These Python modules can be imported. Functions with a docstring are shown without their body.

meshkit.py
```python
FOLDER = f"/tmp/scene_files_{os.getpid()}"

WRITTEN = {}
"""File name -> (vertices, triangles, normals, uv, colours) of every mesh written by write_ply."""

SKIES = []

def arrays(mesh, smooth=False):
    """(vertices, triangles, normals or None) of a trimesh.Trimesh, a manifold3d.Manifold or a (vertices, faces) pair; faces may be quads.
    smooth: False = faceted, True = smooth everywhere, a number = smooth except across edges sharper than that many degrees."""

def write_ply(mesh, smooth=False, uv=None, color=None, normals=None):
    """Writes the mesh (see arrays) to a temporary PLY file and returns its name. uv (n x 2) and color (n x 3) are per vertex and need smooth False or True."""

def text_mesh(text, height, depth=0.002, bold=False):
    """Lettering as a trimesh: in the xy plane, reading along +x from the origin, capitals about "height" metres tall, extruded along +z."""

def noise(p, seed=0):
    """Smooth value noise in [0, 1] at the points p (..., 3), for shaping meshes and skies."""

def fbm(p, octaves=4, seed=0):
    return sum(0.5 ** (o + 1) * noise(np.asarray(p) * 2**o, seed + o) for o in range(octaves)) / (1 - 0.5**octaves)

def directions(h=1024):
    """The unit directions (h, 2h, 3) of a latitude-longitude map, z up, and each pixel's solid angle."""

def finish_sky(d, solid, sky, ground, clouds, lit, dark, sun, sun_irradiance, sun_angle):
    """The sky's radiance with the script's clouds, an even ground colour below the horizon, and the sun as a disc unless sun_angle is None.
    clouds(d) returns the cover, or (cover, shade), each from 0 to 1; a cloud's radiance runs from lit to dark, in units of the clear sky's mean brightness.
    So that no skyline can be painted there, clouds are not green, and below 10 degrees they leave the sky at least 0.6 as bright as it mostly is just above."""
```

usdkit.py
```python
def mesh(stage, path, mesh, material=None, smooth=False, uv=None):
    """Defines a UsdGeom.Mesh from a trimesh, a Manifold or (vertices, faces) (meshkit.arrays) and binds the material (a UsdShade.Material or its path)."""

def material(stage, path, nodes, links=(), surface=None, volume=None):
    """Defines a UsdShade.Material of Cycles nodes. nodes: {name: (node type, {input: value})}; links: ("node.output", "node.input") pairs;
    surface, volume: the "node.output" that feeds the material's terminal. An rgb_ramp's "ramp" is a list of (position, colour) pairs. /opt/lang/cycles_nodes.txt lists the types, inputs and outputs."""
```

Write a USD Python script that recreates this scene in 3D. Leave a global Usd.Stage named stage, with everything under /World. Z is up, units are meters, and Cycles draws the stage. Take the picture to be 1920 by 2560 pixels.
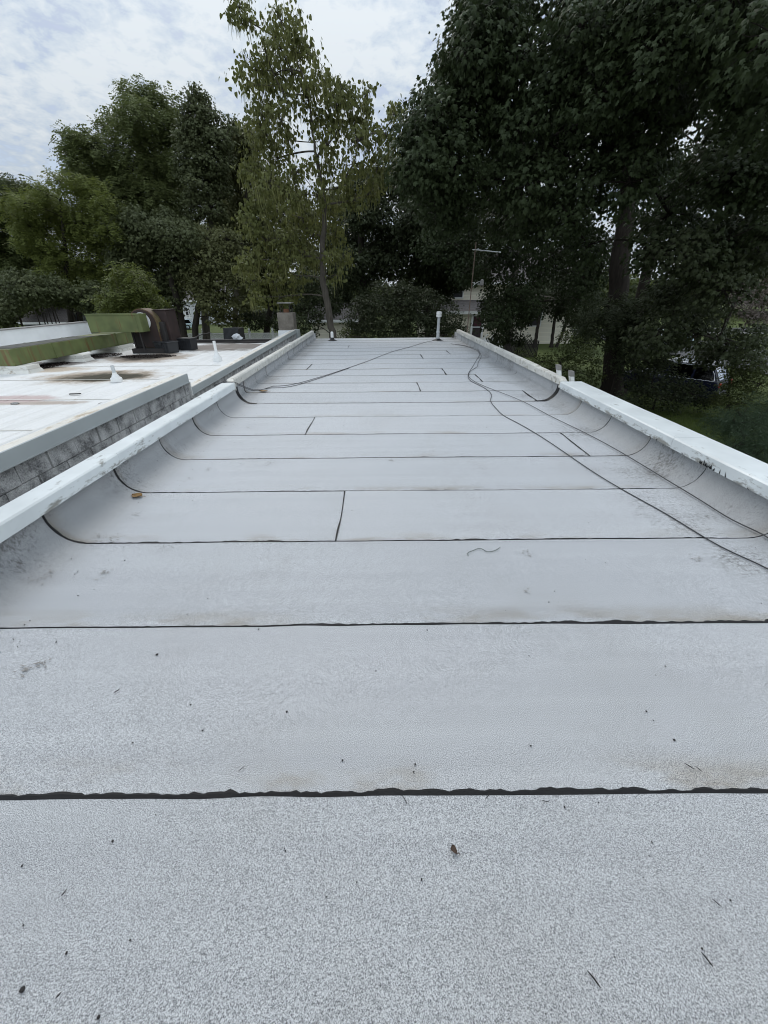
"""Flat granulated roof with parapets, neighbouring white roof with green ducts, trees and houses beyond."""
import math
import numpy as np
import trimesh
import usdkit
import meshkit
from pxr import Usd, UsdGeom, UsdLux, UsdShade, Gf, Sdf, Vt

# picture-wide settings
EXPOSURE = -0.10
SKY_STRENGTH, SUN_I = 0.1, 0.30
CLOUD_D, CLOUD_M, CLOUD_L = (4.2, 5.15, 6.8), (6.1, 6.95, 7.9), (7.5, 8.1, 8.6)
GRAIN = [(0.28, (0.09, 0.096, 0.108)), (0.43, (0.37, 0.385, 0.402)), (0.57, (0.69, 0.712, 0.735)), (0.72, (0.86, 0.875, 0.885))]
SHEEN = 0.35

# ------------------------------------------------------------------ camera, sky, sun, exposure
stage = Usd.Stage.CreateInMemory()
UsdGeom.SetStageUpAxis(stage, 'Z')
UsdGeom.SetStageMetersPerUnit(stage, 1.0)
UsdGeom.Xform.Define(stage, '/World')
UsdGeom.Scope.Define(stage, '/World/Looks')

EYE = 1.75                       # camera height above the granulated roof (roof is z = 0)
FPX = 970.0                      # focal length in pixels of the 1920 px wide photograph
PITCH, ROLL = math.radians(29.4), math.radians(0.48)
_fw = np.array([0, math.cos(PITCH), -math.sin(PITCH)])
_u0 = np.array([0, math.sin(PITCH), math.cos(PITCH)])
_r0 = np.array([1.0, 0, 0])
_rt = math.cos(ROLL) * _r0 - math.sin(ROLL) * _u0
_up = math.sin(ROLL) * _r0 + math.cos(ROLL) * _u0
_C = np.array([0, 0, EYE])
cam = UsdGeom.Camera.Define(stage, '/World/camera')
cam.CreateHorizontalApertureAttr(36.0)
cam.CreateVerticalApertureAttr(48.0)
cam.CreateFocalLengthAttr(36.0 * FPX / 1920)
cam.CreateClippingRangeAttr(Gf.Vec2f(0.05, 5000))
m = np.eye(4); m[0, :3] = _rt; m[1, :3] = _up; m[2, :3] = -_fw; m[3, :3] = _C
cam.AddTransformOp().Set(Gf.Matrix4d(*m.ravel().tolist()))
cam.CreateExposureAttr(EXPOSURE)

SUN_EL, SUN_AZ = math.radians(46), math.radians(345)      # azimuth = atan2(x, y) of the direction towards the sun
usdkit.material(stage, '/World/Looks/sky_clouds', {
    'tc': ('texture_coordinate', {}),
    'sky': ('sky_texture', {'sky_type': 'single_scattering', 'sun_disc': False, 'sun_elevation': SUN_EL, 'sun_rotation': SUN_AZ, 'altitude': 50.0, 'aerosol_density': 1.5}),
    'sep': ('separate_xyz', {}),
    'zz': ('math', {'math_type': 'maximum', 'value2': 0.0}),
    'za': ('math', {'math_type': 'add', 'value2': 0.22}),
    'dx': ('math', {'math_type': 'divide'}),
    'dy': ('math', {'math_type': 'divide'}),
    'pl': ('combine_xyz', {'z': 3.7}),
    'n1': ('noise_texture', {'scale': 15.0, 'detail': 5.0, 'roughness': 0.6, 'distortion': 0.25}),
    'n2': ('noise_texture', {'scale': 2.3, 'detail': 4.0, 'roughness': 0.55, 'distortion': 0.4}),
    'sum': ('math', {'math_type': 'multiply_add', 'value2': 0.5}),
    'h2': ('math', {'math_type': 'multiply', 'value2': 0.5}),
    'cov': ('rgb_ramp', {'ramp': [(0.0, (0.25,) * 3), (0.40, (0.30,) * 3), (0.445, (0.72,) * 3), (0.49, (1, 1, 1)), (1, (1, 1, 1))]}),
    'shade': ('rgb_ramp', {'ramp': [(0.0, CLOUD_D), (0.40, CLOUD_D), (0.48, CLOUD_M), (0.58, CLOUD_L), (1.0, CLOUD_L)]}),
    # an overcast sky is brighter overhead than at the horizon
    'cie': ('math', {'math_type': 'multiply_add', 'value2': 1.0, 'value3': 0.78}),
    'gain': ('vector_math', {'math_type': 'scale'}),
    'mix': ('mix', {}),
    'bg': ('background_shader', {'strength': SKY_STRENGTH}),
}, [('tc.generated', 'sky.vector'), ('tc.generated', 'sep.vector'), ('sep.z', 'zz.value1'), ('zz.value', 'za.value1'),
    ('sep.x', 'dx.value1'), ('za.value', 'dx.value2'), ('sep.y', 'dy.value1'), ('za.value', 'dy.value2'),
    ('dx.value', 'pl.x'), ('dy.value', 'pl.y'), ('pl.vector', 'n1.vector'), ('pl.vector', 'n2.vector'),
    ('n2.fac', 'h2.value1'), ('n1.fac', 'sum.value1'), ('h2.value', 'sum.value3'),
    ('sum.value', 'cov.fac'), ('sum.value', 'shade.fac'),
    ('cov.color', 'mix.fac'), ('sky.color', 'mix.color1'), ('zz.value', 'cie.value1'), ('shade.color', 'gain.vector1'), ('cie.value', 'gain.scale'), ('gain.vector', 'mix.color2'), ('mix.color', 'bg.color')],
    surface='bg.background')
dome = UsdLux.DomeLight.Define(stage, '/World/sky')
dome.GetPrim().SetCustomDataByKey('kind', 'structure')
UsdShade.MaterialBindingAPI.Apply(dome.GetPrim()).Bind(UsdShade.Material.Get(stage, '/World/Looks/sky_clouds'))
sun = UsdLux.DistantLight.Define(stage, '/World/sun')
sun.CreateIntensityAttr(SUN_I)
sun.CreateAngleAttr(24.0)
sun.CreateColorAttr(Gf.Vec3f(1.0, 0.95, 0.88))
sun.GetPrim().CreateAttribute('inputs:normalize', Sdf.ValueTypeNames.Bool).Set(True)
_z = np.array([math.sin(SUN_AZ) * math.cos(SUN_EL), math.cos(SUN_AZ) * math.cos(SUN_EL), math.sin(SUN_EL)])
_x = np.cross([0, 0, 1], _z); _x /= np.linalg.norm(_x); _y = np.cross(_z, _x)
m = np.eye(4); m[0, :3] = _x; m[1, :3] = _y; m[2, :3] = _z
sun.AddTransformOp().Set(Gf.Matrix4d(*m.ravel().tolist()))

# ------------------------------------------------------------------ helpers
GZ = -2.9                        # ground level below the roof
RNG = np.random.default_rng(7)


def ray(x, y):
    return (x - 960) / FPX * _rt - (y - 1280) / FPX * _up + _fw


def at_y(x, y, d):
    v = ray(x, y); return _C + v * (d / v[1])


def at_z(x, y, z):
    v = ray(x, y); return _C + v * ((z - EYE) / v[2])


def noise(p, seed=0):
    p = np.asarray(p, float)
    if p.ndim == 1: p = np.stack([p, p * 0, p * 0], 1)
    return meshkit.noise(p, seed)


_names = {}


def numbered(parent, name):
    k = _names.get((parent, name), 0); _names[(parent, name)] = k + 1
    return f'{parent}/{name}' if k == 0 else f'{parent}/{name}_{k:03d}'


def tag(prim, label=None, cat=None, group=None, kind=None):
    for k, v in (('label', label), ('category', cat), ('group', group), ('kind', kind)):
        if v: prim.SetCustomDataByKey(k, v)
    return prim


def thing(name, label, cat, group=None, loc=(0, 0, 0), rz=0.0):
    p = numbered('/World', name)
    x = UsdGeom.Xform.Define(stage, p)
    x.AddTranslateOp().Set(Gf.Vec3d(*map(float, loc)))
    if rz: x.AddRotateZOp().Set(rz)
    tag(x.GetPrim(), label, cat, group)
    return p


def copy_of(src, name, loc, rz, label, cat, group=None):
    p = numbered('/World', name)
    x = UsdGeom.Xform.Define(stage, p)
    x.GetPrim().GetReferences().AddInternalReference(src)
    x.GetPrim().SetInstanceable(True)
    x.ClearXformOpOrder()
    x.AddTranslateOp().Set(Gf.Vec3d(*map(float, loc)))
    x.AddRotateZOp().Set(float(rz))
    tag(x.GetPrim(), label, cat, group)
    return p


def obj(name, mesh, mat, parent='/World', smooth=False, label=None, cat=None, group=None, kind=None, origin=None):
    if isinstance(mesh, MB): mesh = mesh.get()
    v, f = mesh if isinstance(mesh, tuple) else (np.array(mesh.vertices), np.array(mesh.faces))
    v = np.asarray(v, float)
    if origin is not None: v = v - np.asarray(origin, float)
    p = numbered(parent, name)
    g = usdkit.mesh(stage, p, (v, f), M[mat], smooth=smooth)
    tag(g.GetPrim(), label, cat, group, kind)
    return p


class MB:
    """Collects shapes that become one mesh."""
    def __init__(s): s.v, s.f, s.n = [], [], 0

    def add(s, v, f):
        v = np.asarray(v, float); f = np.asarray(f, int)
        if f.shape[1] == 4: f = np.vstack([f[:, [0, 1, 2]], f[:, [0, 2, 3]]])
        s.v.append(v); s.f.append(f + s.n); s.n += len(v); return s

    def get(s): return np.vstack(s.v), np.vstack(s.f)

    def mesh(s, t): return s.add(t.vertices, t.faces)

    def box(s, lo, hi, M4=None):
        x0, y0, z0 = lo; x1, y1, z1 = hi
        v = np.array([[x, y, z] for z in (z0, z1) for y in (y0, y1) for x in (x0, x1)], float)
        if M4 is not None: v = v @ M4[:3, :3].T + M4[:3, 3]
        return s.add(v, [[0, 2, 3, 1], [4, 5, 7, 6], [0, 1, 5, 4], [2, 6, 7, 3], [0, 4, 6, 2], [1, 3, 7, 5]])

    def cbox(s, lo, hi, c=0.01, M4=None):
        """box with chamfered edges"""
        lo, hi = np.asarray(lo, float), np.asarray(hi, float)
        c = min(c, (hi - lo).min() * 0.45)
        pts = []
        for sx in (0, 1):
            for sy in (0, 1):
                for sz in (0, 1):
                    q = np.where([sx, sy, sz], hi, lo); d = np.where([sx, sy, sz], -c, c)
                    for k in range(3):
                        e = d.copy(); e[k] = 0; pts.append(q + e)
        t = trimesh.convex.convex_hull(np.array(pts))
        v = np.array(t.vertices)
        if M4 is not None: v = v @ M4[:3, :3].T + M4[:3, 3]
        return s.add(v, t.faces)

    def hexa(s, bottom, top):
        """any eight corners: two quads, same order"""
        v = np.vstack([bottom, top])
        return s.add(v, [[0, 3, 2, 1], [4, 5, 6, 7], [0, 1, 5, 4], [1, 2, 6, 5], [2, 3, 7, 6], [3, 0, 4, 7]])

    def tube(s, pts, rad, sides=8, cap=True):
        p = np.asarray(pts, float); n = len(p); r = np.broadcast_to(np.asarray(rad, float), (n,))
        t = np.gradient(p, axis=0); t /= np.linalg.norm(t, axis=1, keepdims=True) + 1e-12
        ref = np.array([0.31, 0.17, 0.93]) if abs(t[0][2]) < 0.8 else np.array([0.9, 0.3, 0.1])
        a = np.cross(t, ref); a /= np.linalg.norm(a, axis=1, keepdims=True) + 1e-12
        b = np.cross(t, a); an = np.arange(sides) * 2 * np.pi / sides
        v = p[:, None] + r[:, None, None] * (np.cos(an)[None, :, None] * a[:, None] + np.sin(an)[None, :, None] * b[:, None])
        i, j = np.meshgrid(np.arange(n - 1), np.arange(sides), indexing='ij')
        q = np.stack([i * sides + j, (i + 1) * sides + j, (i + 1) * sides + (j + 1) % sides, i * sides + (j + 1) % sides], -1).reshape(-1, 4)
        s.add(v.reshape(-1, 3), q)
        if cap:
            for k in (0, n - 1):
                c = np.vstack([v[k], p[k]]); jj = np.arange(sides)
                tri = np.stack([jj, (jj + 1) % sides, np.full(sides, sides)], 1)
                s.add(c, tri if k == 0 else tri[:, ::-1])
        return s

    def lathe(s, prof, c=(0, 0, 0), sides=20, axis='z'):
        """prof: (radius, height) pairs"""
        prof = np.asarray(prof, float); an = np.arange(sides) * 2 * np.pi / sides
        v = np.stack([prof[:, None, 0] * np.cos(an), prof[:, None, 0] * np.sin(an), np.broadcast_to(prof[:, None, 1], (len(prof), sides))], -1)
        if axis == 'y': v = v[..., [0, 2, 1]] * [1, 1, -1]
        if axis == 'x': v = v[..., [2, 0, 1]]
        n = len(prof)
        i, j = np.meshgrid(np.arange(n - 1), np.arange(sides), indexing='ij')
        q = np.stack([i * sides + j, i * sides + (j + 1) % sides, (i + 1) * sides + (j + 1) % sides, (i + 1) * sides + j], -1).reshape(-1, 4)
        return s.add(v.reshape(-1, 3) + np.asarray(c, float), q)

    def prism(s, poly, y0, y1):
        """polygon in (x, z) extruded along y (convex or mildly concave)"""
        from shapely.geometry import Polygon
        t = trimesh.creation.extrude_polygon(Polygon(poly), y1 - y0)
        v = np.array(t.vertices)[:, [0, 2, 1]]; v[:, 1] += y0
        return s.add(v, np.array(t.faces)[:, ::-1])

    def strip(s, A, B):
        """ribbon between two polylines"""
        A, B = np.asarray(A, float), np.asarray(B, float); n = len(A); i = np.arange(n - 1)
        return s.add(np.vstack([A, B]), np.stack([i, i + 1, n + i + 1, n + i], 1))

    def grid(s, G):
        G = np.asarray(G, float); a, b = G.shape[:2]
        i, j = np.meshgrid(np.arange(a - 1), np.arange(b - 1), indexing='ij')
        q = np.stack([i * b + j, i * b + j + 1, (i + 1) * b + j + 1, (i + 1) * b + j], -1).reshape(-1, 4)
        return s.add(G.reshape(-1, 3), q)


def rot_z(deg, loc=(0, 0, 0)):
    a = math.radians(deg); m = np.eye(4); m[:2, :2] = [[math.cos(a), -math.sin(a)], [math.sin(a), math.cos(a)]]; m[:3, 3] = loc
    return m


# ------------------------------------------------------------------ materials
M = {}


def mat(name, nodes, links, surface='p.BSDF'):
    M[name] = usdkit.material(stage, f'/World/Looks/{name}', nodes, links, surface=surface)


def plain(name, color, rough=0.6, metallic=0.0, var=0.12, scale=3.0, bump=0.0, bscale=60.0, spec=0.5, detail=5.0):
    """one colour with soft wear: lighter and darker by `var`"""
    c = np.array(color)
    nodes = {'g': ('geometry', {}), 'n': ('noise_texture', {'scale': scale, 'detail': detail, 'roughness': 0.6}),
             'r': ('rgb_ramp', {'ramp': [(0.25, tuple(c * (1 - var))), (0.75, tuple(np.minimum(c * (1 + var), 0.95)))]}),
             'p': ('principled_bsdf', {'roughness': rough, 'metallic': metallic, 'specular_ior_level': spec})}
    links = [('g.position', 'n.vector'), ('n.fac', 'r.fac'), ('r.color', 'p.base_color')]
    if bump:
        nodes['bn'] = ('noise_texture', {'scale': bscale, 'detail': 3.0})
        nodes['b'] = ('bump', {'strength': 0.6, 'distance': bump})
        links += [('g.position', 'bn.vector'), ('bn.fac', 'b.height'), ('b.normal', 'p.normal')]
    mat(name, nodes, links)


SEAM_S, SEAM_O = 0.9107, 0.7971          # spacing of the cap-sheet laps and the first one in view


def seam(i): return SEAM_O + SEAM_S * i


# granulated cap sheet: pale mineral granules over bitumen, roller bands, brown silt held against the laps, dark specks in the coves
mat('granules', {
    'g': ('geometry', {}), 's': ('separate_xyz', {}),
    'n1': ('noise_texture', {'scale': 290.0, 'detail': 1.5, 'roughness': 0.7}),
    'n1r': ('rgb_ramp', {'ramp': GRAIN}),
    'mp': ('mapping', {'scale': (0.25, 9.0, 1.0)}),
    'n2': ('noise_texture', {'scale': 1.0, 'detail': 4.0, 'roughness': 0.6}),
    'n2r': ('rgb_ramp', {'ramp': [(0.3, (0.93, 0.93, 0.94)), (0.7, (1.04, 1.04, 1.04))]}),
    'm1': ('mix', {'mix_type': 'multiply', 'fac': 1.0}),
    # each roll its own tone, and faint tide marks
    'oi': ('object_info', {}), 'oir': ('rgb_ramp', {'ramp': [(0.0, (0.945, 0.95, 0.955)), (1.0, (1.04, 1.035, 1.03))]}), 'm5': ('mix', {'mix_type': 'multiply', 'fac': 1.0}),
    'n5': ('noise_texture', {'scale': 0.9, 'detail': 7.0, 'roughness': 0.65, 'distortion': 0.6}), 'n5r': ('rgb_ramp', {'ramp': [(0.36, (0.955, 0.95, 0.94)), (0.46, (0.995, 0.995, 0.99)), (0.7, (1.03, 1.03, 1.03))]}), 'm6': ('mix', {'mix_type': 'multiply', 'fac': 1.0}),
    # silt beyond each lap
    'a': ('math', {'math_type': 'subtract', 'value2': SEAM_O}), 'b': ('math', {'math_type': 'divide', 'value2': SEAM_S}),
    'fr': ('math', {'math_type': 'fraction'}),
    'ed': ('map_range', {'range_type': 'smoothstep', 'from_min': 0.22, 'from_max': 0.0, 'to_min': 0.0, 'to_max': 1.0, 'clamp': True}),
    'mp3': ('mapping', {'scale': (1.1, 3.0, 1.0), 'location': (3.3, 0, 0)}),
    'n3': ('noise_texture', {'scale': 1.0, 'detail': 5.0, 'roughness': 0.65}),
    'n3r': ('map_range', {'range_type': 'smoothstep', 'from_min': 0.46, 'from_max': 0.66, 'to_min': 0.0, 'to_max': 0.85, 'clamp': True}),
    'st': ('math', {'math_type': 'multiply'}),
    'm2': ('mix', {'mix_type': 'multiply', 'color2': (0.62, 0.54, 0.43)}),
    # dirt specks towards the side walls, thickened to deepen the cove shade
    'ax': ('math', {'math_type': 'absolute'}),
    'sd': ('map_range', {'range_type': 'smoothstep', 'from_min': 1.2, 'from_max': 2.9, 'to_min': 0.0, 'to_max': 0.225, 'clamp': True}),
    'mp4': ('mapping', {'scale': (26.0, 40.0, 26.0)}),
    'n4': ('noise_texture', {'scale': 1.0, 'detail': 6.0, 'roughness': 0.75}),
    'n4b': ('noise_texture', {'scale': 1.4, 'detail': 3.0}),
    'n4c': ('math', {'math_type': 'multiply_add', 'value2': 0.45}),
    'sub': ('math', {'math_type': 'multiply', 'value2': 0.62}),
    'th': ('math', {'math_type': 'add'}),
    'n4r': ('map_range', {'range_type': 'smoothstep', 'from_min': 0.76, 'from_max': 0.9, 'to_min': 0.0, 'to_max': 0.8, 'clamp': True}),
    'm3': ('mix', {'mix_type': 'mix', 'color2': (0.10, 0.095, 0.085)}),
    # cove shading put into the colour: darker towards both side walls
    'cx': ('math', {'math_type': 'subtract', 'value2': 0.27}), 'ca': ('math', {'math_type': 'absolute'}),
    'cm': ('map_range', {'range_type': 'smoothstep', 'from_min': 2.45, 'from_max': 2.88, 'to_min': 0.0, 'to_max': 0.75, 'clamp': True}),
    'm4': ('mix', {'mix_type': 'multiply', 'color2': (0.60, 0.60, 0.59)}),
    'bp': ('bump', {'strength': 0.25, 'distance': 0.002}),
    'p': ('principled_bsdf', {'roughness': 0.6, 'specular_ior_level': 0.5, 'diffuse_roughness': 0.4, 'sheen_weight': SHEEN, 'sheen_roughness': 0.5}),
}, [('g.position', 's.vector'), ('g.position', 'n1.vector'), ('n1.fac', 'n1r.fac'), ('g.position', 'mp.vector'), ('mp.vector', 'n2.vector'), ('n2.fac', 'n2r.fac'),
    ('n1r.color', 'm1.color1'), ('n2r.color', 'm1.color2'),
    ('s.y', 'a.value1'), ('a.value', 'b.value1'), ('b.value', 'fr.value1'), ('fr.value', 'ed.value'),
    ('g.position', 'mp3.vector'), ('mp3.vector', 'n3.vector'), ('n3.fac', 'n3r.value'), ('ed.result', 'st.value1'), ('n3r.result', 'st.value2'),
    ('st.value', 'm2.fac'), ('oi.random', 'oir.fac'), ('m1.color', 'm5.color1'), ('oir.color', 'm5.color2'), ('g.position', 'n5.vector'), ('n5.fac', 'n5r.fac'), ('m5.color', 'm6.color1'), ('n5r.color', 'm6.color2'), ('m6.color', 'm2.color1'),
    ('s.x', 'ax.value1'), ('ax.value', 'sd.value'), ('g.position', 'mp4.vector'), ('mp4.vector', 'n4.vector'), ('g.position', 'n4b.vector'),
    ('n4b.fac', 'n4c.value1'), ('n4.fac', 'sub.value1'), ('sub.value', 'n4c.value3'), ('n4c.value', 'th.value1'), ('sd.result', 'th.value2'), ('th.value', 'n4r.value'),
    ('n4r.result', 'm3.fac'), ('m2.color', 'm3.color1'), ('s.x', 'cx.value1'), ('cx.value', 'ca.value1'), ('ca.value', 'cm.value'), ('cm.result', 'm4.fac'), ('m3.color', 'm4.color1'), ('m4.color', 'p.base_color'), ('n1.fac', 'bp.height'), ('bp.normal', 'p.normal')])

mat('bitumen', {'g': ('geometry', {}), 'n': ('noise_texture', {'scale': 90.0, 'detail': 3.0}), 'b': ('bump', {'strength': 0.5, 'distance': 0.004}),
                'p': ('principled_bsdf', {'base_color': (0.012, 0.012, 0.013), 'roughness': 0.55, 'specular_ior_level': 0.3})},
    [('g.position', 'n.vector'), ('n.fac', 'b.height'), ('b.normal', 'p.normal')])


def dirty(name, base, dirt, cover, scale=(6, 6, 6), rough=0.5, zlo=None, zhi=None, zboost=0.25, fine=0.05, metallic=0.0):
    """painted or weathered surface with grime blotches, heavier towards a given height"""
    c = np.array(base)
    nodes = {'lo': ('math', {'math_type': 'multiply_add', 'value2': 0.35, 'value3': -0.175}), 'g': ('geometry', {}), 'mp': ('mapping', {'scale': scale}), 'n': ('noise_texture', {'scale': 1.0, 'detail': 8.0, 'roughness': 0.72}),
             'm': ('map_range', {'range_type': 'smoothstep', 'from_min': cover, 'from_max': cover + 0.14, 'to_min': 0.0, 'to_max': 0.85, 'clamp': True}),
             'n2': ('noise_texture', {'scale': 2.2, 'detail': 5.0}),
             'r': ('rgb_ramp', {'ramp': [(0.3, tuple(c * (1 - fine * 1.6))), (0.7, tuple(np.minimum(c * (1 + fine), 0.9)))]}),
             'x': ('mix', {'color2': dirt}), 'ad': ('math', {'math_type': 'add'}), 'ae': ('math', {'math_type': 'add'}),
             'p': ('principled_bsdf', {'roughness': rough, 'metallic': metallic})}
    links = [('g.position', 'mp.vector'), ('mp.vector', 'n.vector'), ('n.fac', 'ae.value1'), ('n2.fac', 'lo.value1'), ('lo.value', 'ae.value2'), ('ae.value', 'ad.value1'), ('ad.value', 'm.value'), ('g.position', 'n2.vector'), ('n2.fac', 'r.fac'),
             ('m.result', 'x.fac'), ('r.color', 'x.color1'), ('x.color', 'p.base_color')]
    if zlo is not None:
        nodes['s'] = ('separate_xyz', {})
        nodes['zr'] = ('map_range', {'from_min': zlo, 'from_max': zhi, 'to_min': zboost, 'to_max': 0.0, 'clamp': True})
        links += [('g.position', 's.vector'), ('s.z', 'zr.value'), ('zr.result', 'ad.value2')]
    else:
        nodes['ad'] = ('math', {'math_type': 'add', 'value2': 0.0})
    mat(name, nodes, links)


dirty('white_coping', (0.70, 0.74, 0.74), (0.20, 0.19, 0.16), 0.585, (9, 5, 16), 0.42, 0.27, 0.34, 0.12, fine=0.08)
dirty('old_coping', (0.66, 0.65, 0.60), (0.26, 0.24, 0.17), 0.53, (7, 9, 12), 0.75, fine=0.14)
dirty('fascia_grey', (0.40, 0.43, 0.43), (0.2, 0.2, 0.19), 0.74, (8, 3, 8), 0.38, fine=0.05)
dirty('fascia_top', (0.74, 0.71, 0.64), (0.42, 0.33, 0.22), 0.50, (5, 2.2, 4), 0.6, fine=0.1)
dirty('white_upstand', (0.74, 0.75, 0.75), (0.4, 0.38, 0.34), 0.70, (2, 0.8, 2), 0.6, fine=0.05)
dirty('duct_green', (0.120, 0.145, 0.050), (0.13, 0.055, 0.02), 0.53, (6, 6, 0.4), 0.62, fine=0.22)
dirty('duct_top', (0.075, 0.075, 0.065), (0.03, 0.03, 0.03), 0.5, (3, 3, 3), 0.8, fine=0.2)
dirty('rust', (0.032, 0.017, 0.014), (0.018, 0.014, 0.013), 0.5, (4, 4, 1.0), 0.75, fine=0.3)
dirty('scroll_rim', (0.125, 0.105, 0.045), (0.075, 0.03, 0.016), 0.44, (3, 3, 3), 0.65, fine=0.25)
dirty('curb_white', (0.66, 0.65, 0.6), (0.3, 0.25, 0.19), 0.56, (4, 4, 5), 0.7, fine=0.08)
dirty('galvanised', (0.46, 0.48, 0.48), (0.2, 0.17, 0.13), 0.58, (9, 9, 3), 0.45, fine=0.15, metallic=0.35)
dirty('white_plastic', (0.74, 0.74, 0.72), (0.35, 0.32, 0.27), 0.68, (12, 12, 5), 0.45, fine=0.05)
plain('dark_steel', (0.018, 0.015, 0.014), 0.7, var=0.3)
plain('black_plastic', (0.016, 0.017, 0.019), 0.4, var=0.25, scale=5)
plain('black_rubber', (0.012, 0.012, 0.013), 0.6)
plain('cable_black', (0.035, 0.036, 0.04), 0.5)
plain('wood_plank', (0.11, 0.085, 0.06), 0.85, var=0.35, scale=6)
plain('tarpaulin', (0.5, 0.52, 0.54), 0.6)
plain('ochre_leaf', (0.26, 0.15, 0.05), 0.7, var=0.3, scale=40)
plain('brown_leaf', (0.07, 0.045, 0.032), 0.8, var=0.3, scale=60)
plain('twig_bark', (0.02, 0.018, 0.016), 0.9)
plain('speck', (0.035, 0.033, 0.032), 0.9, var=0.4, scale=30)
plain('smudge', (0.30, 0.29, 0.275), 1.0, var=0.35, scale=60)
plain('litter', (0.030, 0.020, 0.016), 0.95, var=0.6, scale=25)
plain('green_wire', (0.03, 0.07, 0.045), 0.5)
plain('aluminium', (0.62, 0.63, 0.64), 0.35, metallic=0.6, var=0.1)
plain('grey_steel', (0.22, 0.21, 0.2), 0.5, var=0.2)
plain('rusty_pole', (0.16, 0.11, 0.085), 0.7, var=0.35, scale=9)
plain('white_paint', (0.72, 0.72, 0.70), 0.5, var=0.06)
plain('mortar', (0.5, 0.5, 0.49), 0.95, var=0.2, scale=8)
plain('chimney_render', (0.17, 0.15, 0.125), 0.95, var=0.45, scale=5, bump=0.01)
plain('clay', (0.16, 0.07, 0.035), 0.8)
plain('asphalt', (0.055, 0.055, 0.058), 0.9, var=0.2)
plain('porch_door', (0.03, 0.022, 0.024), 0.35)
plain('red_cloth', (0.05, 0.008, 0.016), 0.7)
plain('dark_fence_wood', (0.018, 0.014, 0.012), 0.85, var=0.4)
plain('pale_concrete', (0.42, 0.41, 0.39), 0.85, var=0.12)
plain('grey_siding', (0.17, 0.175, 0.19), 0.7)
# split-face concrete block: dark broken stone with white salts
mat('split_block', {
    'g': ('geometry', {}), 'n': ('noise_texture', {'scale': 60.0, 'detail': 5.0, 'roughness': 0.75}), 'n2': ('noise_texture', {'scale': 7.0, 'detail': 4.0}),
    'a': ('math', {'math_type': 'multiply_add', 'value2': 0.5}), 'h': ('math', {'math_type': 'multiply', 'value2': 0.55}),
    'r': ('rgb_ramp', {'ramp': [(0.36, (0.10, 0.10, 0.10)), (0.45, (0.26, 0.26, 0.26)), (0.53, (0.48, 0.48, 0.475)), (0.64, (0.68, 0.68, 0.67))]}),
    'b': ('bump', {'strength': 0.9, 'distance': 0.02}), 'p': ('principled_bsdf', {'roughness': 0.95})},
    [('g.position', 'n.vector'), ('g.position', 'n2.vector'), ('n2.fac', 'h.value1'), ('n.fac', 'a.value1'), ('h.value', 'a.value3'), ('a.value', 'r.fac'),
     ('r.color', 'p.base_color'), ('n.fac', 'b.height'), ('b.normal', 'p.normal')])


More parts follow.
